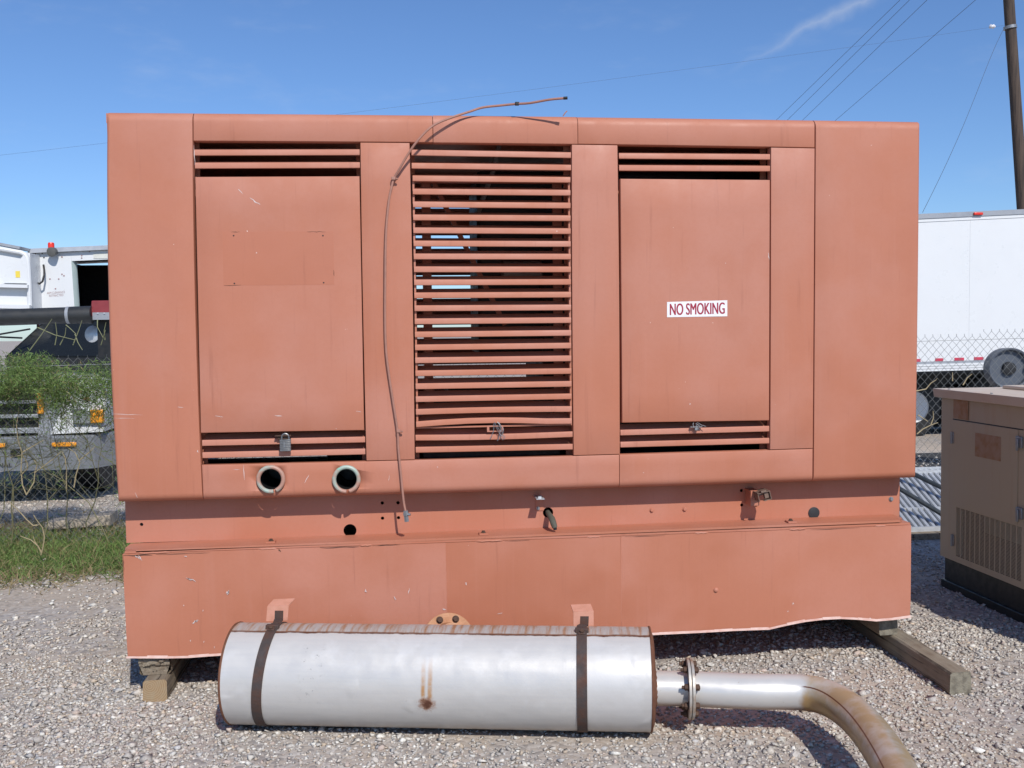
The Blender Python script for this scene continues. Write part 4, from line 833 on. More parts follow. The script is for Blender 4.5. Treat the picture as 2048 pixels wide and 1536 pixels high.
# ================================================================ MUFFLER ON THE GROUND
def muffler():
    A = Vector((-1.2624, -0.3559, 0.208)); B = Vector((0.3513, -0.6698, 0.208)); r = 0.196; ax = (B - A).normalized(); fr = Vector((ax.y, -ax.x, 0)).normalized()
    L = (B - A).length; t = thing('muffler', 'long silver cylindrical exhaust muffler with rusty straps lying on the gravel', 'muffler', (A + B) / 2 - Vector((0, 0, 0.208)))
    def uvf(Lc, dr): e = math.degrees(math.atan2(dr.z, dr.dot(fr))); return (Lc, e / 100)
    n = 56
    def shell(path, rs, name, mat):
        mb = MB(); vs = []; U = []
        for (s, rr) in zip(path, rs):
            for k in range(n + 1):
                th = -math.pi + 2 * math.pi * k / n; d = fr * math.cos(th) + Vector((0, 0, 1)) * math.sin(th); vs.append(A + ax * s + d * rr); U.append((s, math.degrees(th) / 100))
        fs = [(i * (n + 1) + k, i * (n + 1) + k + 1, (i + 1) * (n + 1) + k + 1, (i + 1) * (n + 1) + k) for i in range(len(path) - 1) for k in range(n)]
        mb.add(vs, fs, True, [[U[q] for q in f] for f in fs]); return obj(name, mb, mat, t)
    shell([0.006] + list(np.linspace(0.05, L - 0.05, 12)) + [L - 0.006], [r] * 14, 'shell', mufm)
    for s0, sg in ((0, -1), (L, 1)):
        c = A + ax * s0
        cap = obj('end_cap', MB().disc_stack(c, ax * sg, [(-0.004, r - 0.001), (0.002, r - 0.006), (0.01, r - 0.03), (0.014, r * 0.5), (0.015, 0.0)], n), endrust, t)
        obj('rolled_rim', MB().tube([c + ax * sg * -0.003 + (fr * math.cos(2 * math.pi * k / 48) + Vector((0, 0, 1)) * math.sin(2 * math.pi * k / 48)) * (r - 0.0005) for k in range(49)], 0.0048, 6, cap=False), endrust, cap)
    # seam bead
    th = math.radians(72); obj('weld_seam', MB().tube([A + ax * (0.01 + (L - 0.02) * i / 60) + (fr * math.cos(th) + Vector((0, 0, 1)) * math.sin(th)) * (r + 0.0004) for i in range(61)], 0.0022, 6), endrust, t)
    for s, tl in ((0.150, -0.03), (1.380, 0.0)):
        mb = MB(); V = []
        for k in range(n + 1):
            th = -math.pi + 2 * math.pi * k / n; d = fr * math.cos(th) + Vector((0, 0, 1)) * math.sin(th); sh = tl * math.sin(th) * -0.6
            V += [A + ax * (s + sh - 0.0195) + d * (r + 0.0008), A + ax * (s + sh - 0.0195) + d * (r + 0.0045), A + ax * (s + sh + 0.0195) + d * (r + 0.0045), A + ax * (s + sh + 0.0195) + d * (r + 0.0008)]
        mb.add(V, [(4 * k + j, 4 * k + (j + 1) % 4, 4 * k + 4 + (j + 1) % 4, 4 * k + 4 + j) for k in range(n) for j in range(4)], False)
        st_ = obj('strap', mb, rust_m, t); th = math.radians(80); c = A + ax * (s - tl * 0.5) + (fr * math.cos(th) + Vector((0, 0, 1)) * math.sin(th)) * (r + 0.0045)
        bk = obj('buckle', MB().bar(c - ax * 0.026, c + ax * 0.026, 0.022, 0.02).bar(c - fr * 0.03 + Vector((0, 0, .004)), c + fr * 0.03 - Vector((0, 0, .006)), 0.03, 0.01), rust_m, st_, 0.003)
        obj('bolt', MB().hexbolt(c + fr * 0.022 + Vector((0, 0, -0.001)), fr * 0.5 + Vector((0, 0, 1)), 0.008, 0.01), rustbolt, bk)
        # strap tail and painted angle bracket behind
        px, py = ((557, 1222) if s < 1 else (1166, 1233)); Yb = (A + ax * s).y + 0.125
        b0 = P(px, py, Yb); wd = 0.043 if s < 1 else 0.041
        lean = 0.012 if s < 1 else 0.0
        bm_ = MB(); zc, zl = P(px, py - 12, Yb).z, P(px, py + 12, Yb).z
        xb0, xb1 = b0.x - wd, b0.x + wd; ln_ = lean * 1.6
        bm_.hexa([(xb0, Yb - 0.008, zc - 0.004), (xb1, Yb - 0.008, zc - 0.004), (xb1 + ln_, Yb + 0.05, zc + 0.008), (xb0 + ln_, Yb + 0.05, zc + 0.008)], [(xb0, Yb - 0.008, zc), (xb1, Yb - 0.008, zc), (xb1 + ln_, Yb + 0.05, zc + 0.012), (xb0 + ln_, Yb + 0.05, zc + 0.012)])
        bm_.hexa([(xb0 - ln_ * .3, Yb - 0.012, zl - 0.012), (xb1 - ln_ * .3, Yb - 0.012, zl - 0.012), (xb1 - ln_ * .3, Yb - 0.0082, zl - 0.012), (xb0 - ln_ * .3, Yb - 0.0082, zl - 0.012)], [(xb0, Yb - 0.012, zc), (xb1, Yb - 0.012, zc), (xb1, Yb - 0.0082, zc), (xb0, Yb - 0.0082, zc)])
        br = obj('mounting_bracket', bm_, plain('sunlit_bracket_paint', (0.60, 0.29, 0.205, 1), 0.6, 0, 0.5, 30, (0.45, 0.2, 0.12, 1)), t)  # salmon paint lightened: sun on the top face put into the colour
        e0 = A + ax * (s - tl * 0.55) + (fr * math.cos(math.radians(96)) + Vector((0, 0, 1)) * math.sin(math.radians(96))) * (r + 0.005)
        obj('strap_tail', MB().bar(e0, Vector((b0.x + 0.002, Yb - 0.012, zl - 0.004)), 0.034, 0.004).bar(Vector((b0.x + 0.002, Yb - 0.0125, zl - 0.012)), Vector((b0.x + 0.004, Yb - 0.0125, zc - 0.02)), 0.034, 0.003, (0, 1, 0)), rust_m, st_)
    # inlet flange standing behind
    Yf = -0.16; c = P(897, 1279, Yf); c = Vector((c.x, Yf, c.z)); nrm_ = Vector((0.05, -0.94, 0.3)).normalized()
    fl = obj('inlet_flange', MB().disc_stack(c, nrm_, [(-0.016, 0.112), (0, 0.112), (0.0015, 0.110)], 40), inletm, t)
    obj('inlet_neck', MB().disc_stack(c, nrm_, [(0.0018, 0.072), (0.03, 0.066), (0.16, 0.066)], 30), inletm, fl)
    up = Vector((0, 0, 1)) - nrm_ * nrm_.z; up.normalize(); rt = up.cross(nrm_)
    for k in range(8):
        th = math.radians(22.5 + 45 * k); obj('bolt', MB().hexbolt(c + nrm_ * 0.0017 + (rt * math.cos(th) + up * math.sin(th)) * 0.09, nrm_, 0.0115, 0.012), rustbolt, fl)
    # outlet: stub, bolted flange pair, long pipe with a bend toward the viewer
    zc = 0.172; pr = 0.066; E = A + ax * (L + 0.012); E.z = zc
    j = G(1381, 1381, zc); j = E + ax * (j - E).dot(ax)
    def puv(o0):
        def f(Lc, dr): return (Lc + o0, dr.z)
        return f
    sb = obj('outlet_stub', MB().tube([E, j], pr, 32, cap=False, uvf=puv(0.0)), pipem, t)
    obj('weld_bead', MB().tube([E + ax * 0.004 + (fr * math.cos(2 * math.pi * k / 40) + Vector((0, 0, 1)) * math.sin(2 * math.pi * k / 40)) * (pr + 0.002) for k in range(41)], [0.005 + 0.0018 * math.sin(k * 2.3) for k in range(41)], 7, cap=False), endrust, sb)
    for k, (o0, o1) in enumerate(((-0.0125, -0.0015), (0.0005, 0.0115))):
        f2 = obj('pipe_flange', MB().disc_stack(j, ax, [(o0, 0.112), (o0 + 0.001, 0.1145), (o1 - 0.001, 0.1145), (o1, 0.112)], 44, False), flangem, t)
        for q in range(8):
            th = math.radians(22.5 + 45 * q); d = fr * math.cos(th) + Vector((0, 0, 1)) * math.sin(th); sg = -1 if k == 0 else 1
            obj('bolt', MB().hexbolt(j + ax * (o0 if k == 0 else o1) + d * 0.092, ax * sg, 0.0125, 0.015).disc_stack(j + ax * (o0 if k == 0 else o1) + d * 0.092, ax * sg, [(0.0155, 0.007), (0.026 - 0.008 * k, 0.007)], 10, False), rustbolt, f2)
    cl = [(1500, 1383), (1560, 1383.5), (1605, 1385), (1640, 1391), (1672, 1404), (1702, 1425), (1728, 1450), (1752, 1480), (1775, 1515), (1795, 1550), (1815, 1590), (1835, 1640)]
    pts = [j] + [G(x, y, zc) for x, y in cl]; fine = []
    for i in range(len(pts) - 1):
        p0, p1, p2, p3 = pts[max(i - 1, 0)], pts[i], pts[i + 1], pts[min(i + 2, len(pts) - 1)]
        for k in range(5):
            tt = k / 5; fine.append(0.5 * ((2 * p1) + (p2 - p0) * tt + (2 * p0 - 5 * p1 + 4 * p2 - p3) * tt * tt + (3 * p1 - p0 - 3 * p2 + p3) * tt ** 3))
    fine.append(pts[-1])
    ln = sum((pts[i + 1] - pts[i]).length for i in range(3))
    obj('tail_pipe', MB().tube(fine, pr, 36, cap=False, uvf=puv(0.57 - ln)), pipem, t)
    print('PIPE bend at', ln)
muffler()

# ================================================================ TAN CABINET AT RIGHT
def tan_unit():
    a = G(1888, 1172); b = G(2048, 1257); X = (a.x + b.x) / 2 + 0.01; Y1 = a.y + 0.0; Y0 = Y1 - 1.9; X1 = X + 1.0
    t = thing('generator', 'tan generator cabinet with rusty decals and black base, cut by the right edge', 'generator', (X + 0.5, (Y0 + Y1) / 2, 0))
    zt = P(1881, 777, Y1).z; zs = P(1888, 1110, Y1).z
    obj('base', MB().box(X + 0.02, X1, Y0, Y1 - 0.01, 0.05, zs - 0.001), black_m, t); obj('base_rail', MB().box(X, X1 + 0.02, Y0, Y1, 0.0, 0.05), black_m, t, 0.004)
    fx = X - 0.008; yA = P(1907, 1000, Y1 - 0.1).x
    def yz(px, py):     # where a pixel falls on the side face
        d = ray(px, py); k = (fx - CAM[0]) / d[0]; p = CAM + k * d; return p[1], p[2]
    zb = zs; zu = zt - 0.05
    gy1, gz1 = yz(1912, 1014); gy0, _ = yz(2044, 1062); _, gz0 = yz(1912, 1112)
    w_ = MB().box(fx, fx + 0.004, Y0, gy0, zb, zu).box(fx, fx + 0.004, gy1, Y1 - 0.004, zb, zu).box(fx, fx + 0.004, gy0, gy1, gz1, zu).box(fx, fx + 0.004, gy0, gy1, zb, gz0)
    side = obj('side_panel', w_, tanm, t)
    nb = 13; g = MB()
    for k in range(nb + 1): y = gy0 + (gy1 - gy0) * k / nb; g.box(fx + 0.0005, fx + 0.003, y - 0.0035, y + 0.0035, gz0, gz1)
    nz_ = 40
    for k in range(nz_ + 1): z = gz0 + (gz1 - gz0) * k / nz_; g.box(fx + 0.0008, fx + 0.0028, gy0, gy1, z - 0.0017, z + 0.0017)
    stuff(obj('vent_grille', g, tanm, side))
    gm = gy1 - (gy1 - gy0) * 0.3; gh = gz0 + (gz1 - gz0) * 0.6
    obj('grille_dark_sheet', MB().box(fx + 0.06, fx + 0.064, gm, gy1 + 0.03, gz0 - 0.02, gz1 + 0.03), black_m, side); obj('grille_dark_sheet', MB().box(fx + 0.06, fx + 0.064, gy0 - 0.6, gm - 0.001, gz0 - 0.02, gh), black_m, side)  # black sheets added behind the grille so its inside looks dark
    obj('rear_panel', MB().box(fx + 0.005, X1, Y1 - 0.008, Y1 - 0.004, zb, zu), tanm, t)
    obj('far_panel', MB().box(X1 - 0.004, X1, Y0, Y1 - 0.009, gz1 - 0.02, zu).box(X1 - 0.004, X1, Y0, gy0 - 0.7, zb, gz1 - 0.021), tanm, t)
    obj('front_panel', MB().box(fx + 0.005, X1 - 0.005, Y0, Y0 + 0.004, zb, zu), tanm, t)
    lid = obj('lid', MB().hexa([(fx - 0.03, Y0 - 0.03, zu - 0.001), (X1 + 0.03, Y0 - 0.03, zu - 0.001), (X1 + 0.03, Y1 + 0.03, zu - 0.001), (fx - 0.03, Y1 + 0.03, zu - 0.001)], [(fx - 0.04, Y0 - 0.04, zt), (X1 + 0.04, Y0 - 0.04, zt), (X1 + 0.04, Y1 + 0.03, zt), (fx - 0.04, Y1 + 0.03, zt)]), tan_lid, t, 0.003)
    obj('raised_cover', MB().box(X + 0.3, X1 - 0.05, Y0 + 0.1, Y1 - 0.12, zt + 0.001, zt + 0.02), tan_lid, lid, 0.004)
    for k in range(4): obj('screw', MB().hexbolt((fx - 0.01, Y1 - 0.1 - k * 0.42, zt + 0.0002), (0, 0, 1), 0.006, 0.004), galv, lid)
    dy1, dz1 = yz(1906, 838); dy0, _ = yz(2040, 862); ds = 0.003
    obj('door', MB().box(fx - ds, fx - 0.0004, dy0 + 0.012, dy1, gz1 + 0.006, dz1 - 0.004), tanm, side, 0.001)
    obj('door_gap', MB().box(fx - 0.0006, fx - 0.0002, dy0 - 0.03, dy1, dz1 - 0.004, dz1 + 0.003), black_m, side)
    for py in (875, 1080):
        y, z = yz(1905, py); h = obj('hinge', MB().box(fx - 0.007, fx - 0.0005, y - 0.02, y + 0.014, z - 0.032, z + 0.032), galv, side, 0.002)
        obj('hinge_pin', MB().disc_stack((fx - 0.008, y - 0.003, z - 0.034), (0, 0, 1), [(0, 0.006), (0.068, 0.006)], 10), galv, h)
    for (x0, y0, x1, y1, nm) in ((1908, 792, 1938, 836, 'rusted_decal'), (1951, 866, 2003, 912, 'rusted_decal')):
        (ya, za), (yb, zb_) = yz(x0, y1), yz(x1, y0 + (8 if x0 > 1930 else 4)); obj(nm, MB().box(fx - ds - 0.0012, fx - ds - 0.0003, yb, ya, za, max(zb_, za + 0.05)), rustdecal, side)
    for py in (884, 1026):
        y, z = yz(2040, py); obj('latch', MB().box(fx - 0.014, fx - 0.0005, y - 0.03, y + 0.02, z - 0.03, z + 0.03).box(fx - 0.022, fx - 0.0145, y - 0.012, y + 0.006, z - 0.045, z + 0.02), galv, side, 0.003)
tan_unit()

# ================================================================ METAL PANELS AND TUBES LEANING BY THE FENCE
def panels():
    specs = [((1815, 1076), 2.56, 0.0, 0.30, 0.0, 'ribbed aluminium walkway panel, lowest of the stack beside the tan cabinet'), ((1815, 1040), 2.80, 0.10, 0.30, 0.05, 'ribbed aluminium walkway panel, topmost of the stack beside the tan cabinet')]
    sl = math.tan(math.radians(25))
    for i, (px, Y0, lift, run, dx, lab) in enumerate(specs):
        x0, x1 = 2.72 + dx, 4.3 + dx; Ln = 0.68 if i == 0 else 0.5; z0 = 0.05 + lift
        t = thing('walkway_panel', lab, 'panel', (x0 + 0.6, Y0, 0), 'aluminium walkway panels by the fence'); f = lambda s: (Y0 + s, z0 + s * sl)
        fm = MB()
        for s in (0, Ln): y, z = f(s); fm.box(x0, x1, y - 0.012, y + 0.012, z - 0.03, z + 0.03)
        obj('frame', fm, alu, t); n = 34
        for k in range(n):
            x = x0 + 0.02 + k * (x1 - x0 - 0.04) / (n - 1); ya, za = f(0.013); yb, zb = f(Ln - 0.013)
            obj('rib', MB().bar((x + 0.0, ya, za + 0.012), (x - 0.0, yb, zb + 0.012), 0.022, 0.02), alu, t)
        obj('backing', MB().add([(x0, *f(0.013)), (x1, *f(0.013)), (x1, *f(Ln - 0.013)), (x0, *f(Ln - 0.013))], [(0, 1, 2, 3)]), grey_m, t)
    t1 = MB().tube([P(1795, 975, 2.72), P(1945, 1065, 2.42)], 0.018, 10); tag(obj('steel_tube', t1, tube_dark), 'lower dark steel tube lying across the walkway panels', 'tube')
    t2 = MB().tube([P(1800, 935, 3.1), P(1945, 1005, 2.7)], 0.018, 10); tag(obj('steel_tube', t2, tube_dark), 'upper dark steel tube lying across the walkway panels', 'tube')
    bd = MB().box(2.5, 4.4, 2.47, 2.57, 0.0, 0.045); tag(obj('board', bd, wood, None, 0.004), 'weathered board under the front edge of the walkway panels', 'board')
panels()

# ================================================================ WHITE TRUCK BEHIND THE FENCE (left)
def truck():
    Y = 5.2; t = thing('truck', 'white utility truck with grey bumper parked behind the weeds at left', 'truck', (-4.4, 6.5, 0))
    X0, X1 = P(-260, 900, Y).x, P(213, 900, Y).x
    zb0, zb1 = P(100, 940, Y).z, P(100, 872, Y).z
    bp_ = [(X0, Y + 0.25), (X0 + 0.25, Y)] + [(X1 - 0.28, Y), (X1 - 0.12, Y + 0.05), (X1, Y + 0.3)]
    mb = MB(); n = len(bp_); V = [(x, y, zb0) for x, y in bp_] + [(x, y - 0.012, zb1 - 0.02) for x, y in bp_] + [(x, y + 0.02, zb1) for x, y in bp_] + [(x, Y + 0.4, zb1) for x, y in bp_] + [(x, Y + 0.4, zb0) for x, y in bp_]
    mb.add(V, [(r * n + i, r * n + i + 1, (r + 1) * n + i + 1, (r + 1) * n + i) for r in range(4) for i in range(n - 1)]); bm_ = obj('bumper', mb, chrome, t)
    for (x0, x1, y0, y1) in ((104, 153, 884, 894), (-30, 11, 886, 896)):
        a, b = P(x0, y1, Y - 0.02), P(x1, y0, Y - 0.02); obj('marker_light', MB().box(a.x, b.x, Y - 0.035, Y - 0.013, a.z, b.z), amber, bm_, 0.008)
    a, b = P(21, 914, Y - 0.02), P(44, 897, Y - 0.02); obj('tow_slot', MB().box(a.x, b.x, Y - 0.02, Y - 0.0125, a.z, b.z), black_m, bm_)
    text_mb('NAL', (P(-4, 934, Y - .02).x, P(-4, 934, Y - .02).z), P(24, 930, Y - .02).x - P(-4, 930, Y - .02).x, 0.035, blackink, bm_, 'lettering', Y - 0.016, 0.02)
    # grille
    for y0, y1 in ((800, 811), (828, 840), (855, 871)):
        a, b = P(-140, y1, Y + 0.06), P(78, y0, Y + 0.06); obj('grille_bar', MB().box(a.x, b.x, Y + 0.05, Y + 0.1, a.z, b.z), grey_m, t, 0.006)
    a, b = P(-140, 871, Y + 0.12), P(84, 770, Y + 0.12); obj('grille_recess', MB().box(a.x, b.x, Y + 0.12, Y + 0.14, a.z, b.z), black_m, t)
    q = [P(76, 873, Y + .05), P(106, 870, Y + .05), P(140, 780, Y + .05), P(88, 770, Y + .05)]; obj('grille_surround', MB().hexa([(v.x, Y + 0.09, v.z) for v in q], [(v.x, Y + 0.045, v.z) for v in q]), grey_m, t)
    a, b = P(76, 828, Y + .04), P(87, 786, Y + .04); obj('marker_light', MB().box(a.x, b.x, Y + 0.02, Y + 0.045, a.z, b.z), amber, t, 0.008)
    # hood and fender
    q = [P(103, 868, Y + .05), P(208, 863, Y + .05), P(214, 800, Y + .05), P(206, 762, Y + .05), P(60, 756, Y + .05), P(-140, 760, Y + .05), P(-140, 772, Y + .05), P(95, 772, Y + .05), P(138, 782, Y + .05)]
    obj('hood', MB().add([(v.x, Y + 0.03, v.z) for v in q] + [(v.x, Y + 1.3, v.z + (0.02 if v.z > 0.95 else 0)) for v in q], [tuple(range(9))] + [(i, (i + 1) % 9, 9 + (i + 1) % 9, 9 + i) for i in range(9)]), white_m, t)
    a, b = P(146, 848, Y), P(181, 818, Y); obj('headlight', MB().box(a.x, b.x, Y - 0.01, Y + 0.03, a.z, b.z), clear_lens, t, 0.01)
    a, b = P(182, 846, Y), P(207, 819, Y); ts = obj('turn_signal', MB().box(a.x, b.x, Y - 0.02, Y + 0.03, a.z, (a.z + b.z) / 2 - 0.002).box(a.x, b.x, Y - 0.02, Y + 0.03, (a.z + b.z) / 2 + 0.002, b.z), amber, t, 0.008)
    q = [P(163, 799, Y), P(180, 803, Y), P(175, 791, Y)]; obj('emblem', MB().hexa([(v.x, Y + 0.029, v.z) for v in q], [(v.x, Y + 0.022, v.z) for v in q]), redp, t)
    # cab: sloping dark windscreen, roof, pillars
    Yc = 6.3; w0, w1, w2, w3 = P(15, 712, Yc), P(330, 712, Yc), P(300, 640, Yc + .5), P(88, 645, Yc + .5)
    obj('windshield', MB().add([w0, w1, w2, w3], [(0, 1, 2, 3)]), glass_d, t)
    obj('cab', MB().add([w0 + Vector((-.02, .02, -0.9)), w1 + Vector((0, .02, -0.9)), w1 + Vector((0, .02, 0)), w0 + Vector((-.02, .02, 0)), w3 + Vector((-.02, .02, 0)), w2 + Vector((0, .02, 0)), w3 + Vector((-.02, 1.4, 0)), w2 + Vector((0, 1.4, 0)), w0 + Vector((-.02, 1.9, -.9)), w1 + Vector((0, 1.9, -.9))],
        [(0, 1, 2, 3), (4, 5, 7, 6), (6, 7, 9, 8), (0, 3, 4, 6, 8), (1, 9, 7, 5, 2)]), black_m, t)
    for a, b in (((-20, 672, 6.0), (60, 658, 6.3)), ((-20, 673, 6.0), (44, 676, 6.3))): obj('mirror_arm', MB().tube([P(*a), P(*b)], 0.009, 8), black_m, t)
    c = P(184.5, 668, 5.75); mi = obj('mirror', MB().disc_stack(c, (-0.35, -1, 0.12), [(-0.03, 0.05), (-0.012, 0.078), (0, 0.082), (0.004, 0.07), (0.006, 0.0)], 28), alu, t)
    obj('mirror_stalk', MB().tube([c + Vector((0.0, 0.03, 0)), c + Vector((0.06, 0.12, -0.02)), c + Vector((0.05, 0.5, -0.28))], 0.01, 8), black_m, t)
    # wheels in the dark
    for x in (X0 + 0.3, X1 - 0.35):
        w_ = obj('wheel', MB().disc_stack((x - 0.13, Y + 0.95, 0.48), (1, 0, 0), [(0, 0.38), (0.02, 0.47), (0.24, 0.47), (0.26, 0.38)], 28), rubber, t)
    obj('axle', MB().tube([(X0 + 0.3, Y + 0.95, 0.42), (X1 - 0.3, Y + 0.95, 0.42)], 0.08, 12), black_m, t)
    obj('chassis', MB().box(X0 + 0.35, X1 - 0.3, Y + 0.42, Y + 5, 0.42, 0.85), black_m, t)
    # body above with the open doorway
    Yb = 7.2
    a = P(66, 507, Yb); b = P(420, 491, Yb); zlow = P(100, 662, Yb).z
    d0, d1 = P(143, 522, Yb), P(330, 514, Yb); dz0 = P(148, 640, Yb).z
    w_ = MB()
    def quad(x0, z0, x1, z1, x2, z2, x3, z3): w_.hexa([(x0, Yb, z0), (x1, Yb, z1), (x1, Yb + 0.03, z1), (x0, Yb + 0.03, z0)], [(x3, Yb, z3), (x2, Yb, z2), (x2, Yb + 0.03, z2), (x3, Yb + 0.03, z3)])
    ztop = lambda x: a.z + (b.z - a.z) * (x - a.x) / (b.x - a.x)
    quad(a.x + 0.03, zlow, d0.x + 0.02, zlow, d0.x, ztop(d0.x), a.x, ztop(a.x)); quad(d0.x + 0.001, d0.z, d1.x, d1.z, d1.x, ztop(d1.x), d0.x + 0.001, ztop(d0.x)); quad(d1.x + 0.001, zlow, b.x, zlow, b.x, ztop(b.x), d1.x + 0.001, ztop(d1.x))
    wall = obj('body_wall', w_, white_m, t)
    obj('body_shell', MB().box(a.x, b.x, Yb + 1.6, Yb + 1.64, zlow, ztop(a.x) - 0.02).box(a.x, a.x + 0.03, Yb + 0.031, Yb + 1.6, zlow, ztop(a.x) - 0.02).box(b.x - 0.03, b.x, Yb + 0.031, Yb + 1.6, zlow, ztop(a.x) - 0.02).box(a.x, b.x, Yb + 0.031, Yb + 1.6, zlow - 0.03, zlow), dark_in, t)
    obj('body_floor', MB().box(a.x, b.x, Yb + 0.2, Yb + 1.6, 0.86, zlow - 0.031), dark_in, t)
    obj('door_jamb', MB().hexa([(d0.x + 0.021, Yb - 0.01, dz0), (d0.x + 0.046, Yb + 0.05, dz0), (d0.x + 0.046, Yb + 0.1, dz0), (d0.x + 0.021, Yb + 0.1, dz0)], [(d0.x + 0.001, Yb - 0.01, d0.z - .002), (d0.x + 0.026, Yb + 0.05, d0.z - .002), (d0.x + 0.026, Yb + 0.1, d0.z - .002), (d0.x + 0.001, Yb + 0.1, d0.z - .002)]), plain('pale_green_trim', (0.62, 0.74, 0.70, 1), 0.5), wall)
    obj('roof_rail', MB().hexa([(a.x - 0.04, Yb - 0.05, ztop(a.x)), (b.x, Yb - 0.05, ztop(b.x)), (b.x, Yb + 1.7, ztop(b.x)), (a.x - 0.04, Yb + 1.7, ztop(a.x))], [(a.x - 0.04, Yb - 0.03, ztop(a.x) + 0.05), (b.x, Yb - 0.03, ztop(b.x) + 0.05), (b.x, Yb + 1.7, ztop(b.x) + 0.05), (a.x - 0.04, Yb + 1.7, ztop(a.x) + 0.05)]), grey_m, t)
    c = P(102.5, 497.5, Yb + 0.15); bc = obj('beacon', MB().disc_stack(c, (0, 0, 1), [(0.0, 0.034), (0.055, 0.034), (0.068, 0.028), (0.072, 0.0)], 20), redlens, t); obj('beacon_base', MB().disc_stack(c - Vector((0, 0, 0.04)), (0, 0, 1), [(0, 0.034), (0.038, 0.034)], 18), black_m, bc)
    c = P(102, 504, Yb - 0.11); lp = obj('work_lamp', MB().disc_stack(c, (-0.25, -1, -0.15), [(-0.1, 0.015), (-0.06, 0.045), (-0.01, 0.052), (0, 0.052), (0.004, 0.04), (0.006, 0)], 22), plain('lamp_shell', (0.12, 0.12, 0.11, 1), 0.5), t)
    obj('lamp_bracket', MB().tube([P(104, 499, Yb + 0.05), P(126, 496, Yb + 0.05)], 0.006, 6), black_m, lp)
    obj('trim_strip', MB().hexa([(P(75.5, 618, Yb).x, Yb - 0.01, zlow), (P(77, 618, Yb).x, Yb - 0.01, zlow), (P(77, 618, Yb).x, Yb - 0.001, zlow), (P(75.5, 618, Yb).x, Yb - 0.001, zlow)], [(P(70.5, 505, Yb).x, Yb - 0.01, ztop(a.x)), (P(72, 505, Yb).x, Yb - 0.01, ztop(a.x)), (P(72, 505, Yb).x, Yb - 0.001, ztop(a.x)), (P(70.5, 505, Yb).x, Yb - 0.001, ztop(a.x))]), redp, wall)
    obj('air_hose', MB().tube([P(x, y, Yb - d) for x, y, d in ((65, 533, .04), (66, 545, .07), (68, 555, .1), (73, 565, .1), (79, 567.5, .1), (85, 563, .1), (88.5, 550, .08), (88.5, 540, .05), (87, 530, .01))], 0.011, 8), rubber, t)
    text_mb('ARM CLEARANCE', (P(94, 588.5, Yb).x, P(94, 588.5, Yb).z), P(130, 585, Yb).x - P(94, 585, Yb).x, 0.024, greyink, wall, 'lettering', Yb - 0.002, 0.0, 0.012)
    text_mb('RETRACTED', (P(98.5, 594, Yb).x, P(98.5, 594, Yb).z), P(127, 590, Yb).x - P(98.5, 590, Yb).x, 0.024, greyink, wall, 'lettering', Yb - 0.002, 0.0, 0.01)
    for (x, y) in ((84.5, 506.5), (124, 548.5), (128, 551.5), (163.5, 511), (163.5, 516), (179, 503), (100, 558), (117.5, 558), (111, 577.5), (88, 515), (124, 514)):
        v = P(x, y, Yb); obj('rivet', MB().disc_stack((v.x, Yb - 0.0005, v.z), (0, -1, 0), [(0, 0.009), (0.004, 0.008), (0.006, 0.0)], 8), greyink if x > 95 else black_m, wall)
    a2 = P(187, 506, Yb), P(214, 517, Yb); obj('cover_plate', MB().box(a2[0].x, a2[1].x + 0.3, Yb - 0.006, Yb - 0.001, a2[1].z, a2[0].z), plain('ivory_plate', (0.66, 0.66, 0.60, 1), 0.5), wall)
    # bucket-like tub at left with rail and gusset
    Yt = 6.9
    tub = obj('tub', MB().hexa([(P(-200, 640, Yt).x, Yt, P(0, 640, Yt).z), (P(66, 640, Yt).x, Yt, P(66, 640, Yt).z), (P(66, 640, Yt).x, Yt + 0.8, P(66, 640, Yt).z), (P(-200, 640, Yt).x, Yt + 0.8, P(0, 640, Yt).z)],
        [(P(-200, 455, Yt).x, Yt, P(-200, 455, Yt).z), (P(60, 506, Yt).x, Yt, P(60, 506, Yt).z), (P(60, 506, Yt).x, Yt + 0.8, P(60, 506, Yt).z), (P(-200, 455, Yt).x, Yt + 0.8, P(-200, 455, Yt).z)]), white_m, t)
    obj('tub_lip', MB().bar(P(-200, 450, Yt + 0.3), P(63, 501, Yt + 0.3), 0.7, 0.03), grey_m, tub)
    obj('tub_rail', MB().tube([P(-40, 491, Yt - .03), P(5, 498.5, Yt - .03), P(42, 505, Yt - .03), P(50, 509, Yt - .03), P(54, 516, Yt - .03), P(56, 528, Yt - .03), P(58, 560, Yt - .03), P(60, 612, Yt - .03)], 0.026, 10), white_m, tub)
    q = [P(3, 566, Yt - .03), P(57, 567, Yt - .03), P(54, 520, Yt - .03), P(49, 510, Yt - .03)]; obj('gusset', MB().hexa([(v.x, Yt - 0.04, v.z) for v in q], [(v.x, Yt - 0.055, v.z) for v in q]), white_m, tub)
    obj('shelf', MB().bar(P(-60, 570, Yt - .05), P(58, 573, Yt - .05), 0.09, 0.035), white_m, tub); obj('shelf', MB().bar(P(-60, 612, Yt - .05), P(62, 614, Yt - .05), 0.09, 0.04), white_m, tub)
    a = P(31, 555, Yt - .06), P(39.5, 542, Yt - .06); obj('decal', MB().box(a[0].x, a[1].x, Yt - 0.058, Yt - 0.0555, a[0].z, a[1].z), yellow, tub)
    # black boom duct
    Yd = 5.6; pa, pb, pc, pd = P(-150, 640, Yd), P(137, 630.5, Yd), P(144, 630.5, Yd), P(184, 629.5, Yd)
    dk = plain('boom_duct_black', (0.028, 0.03, 0.031, 1), 0.5)
    bm2 = obj('boom_duct', MB().tube([pa, pb], 0.078, 28), dk, t); obj('duct_band', MB().tube([pb - (pb - pa).normalized() * 0.012, pb + (pb - pa).normalized() * 0.016], 0.0825, 28), grey_m, bm2)
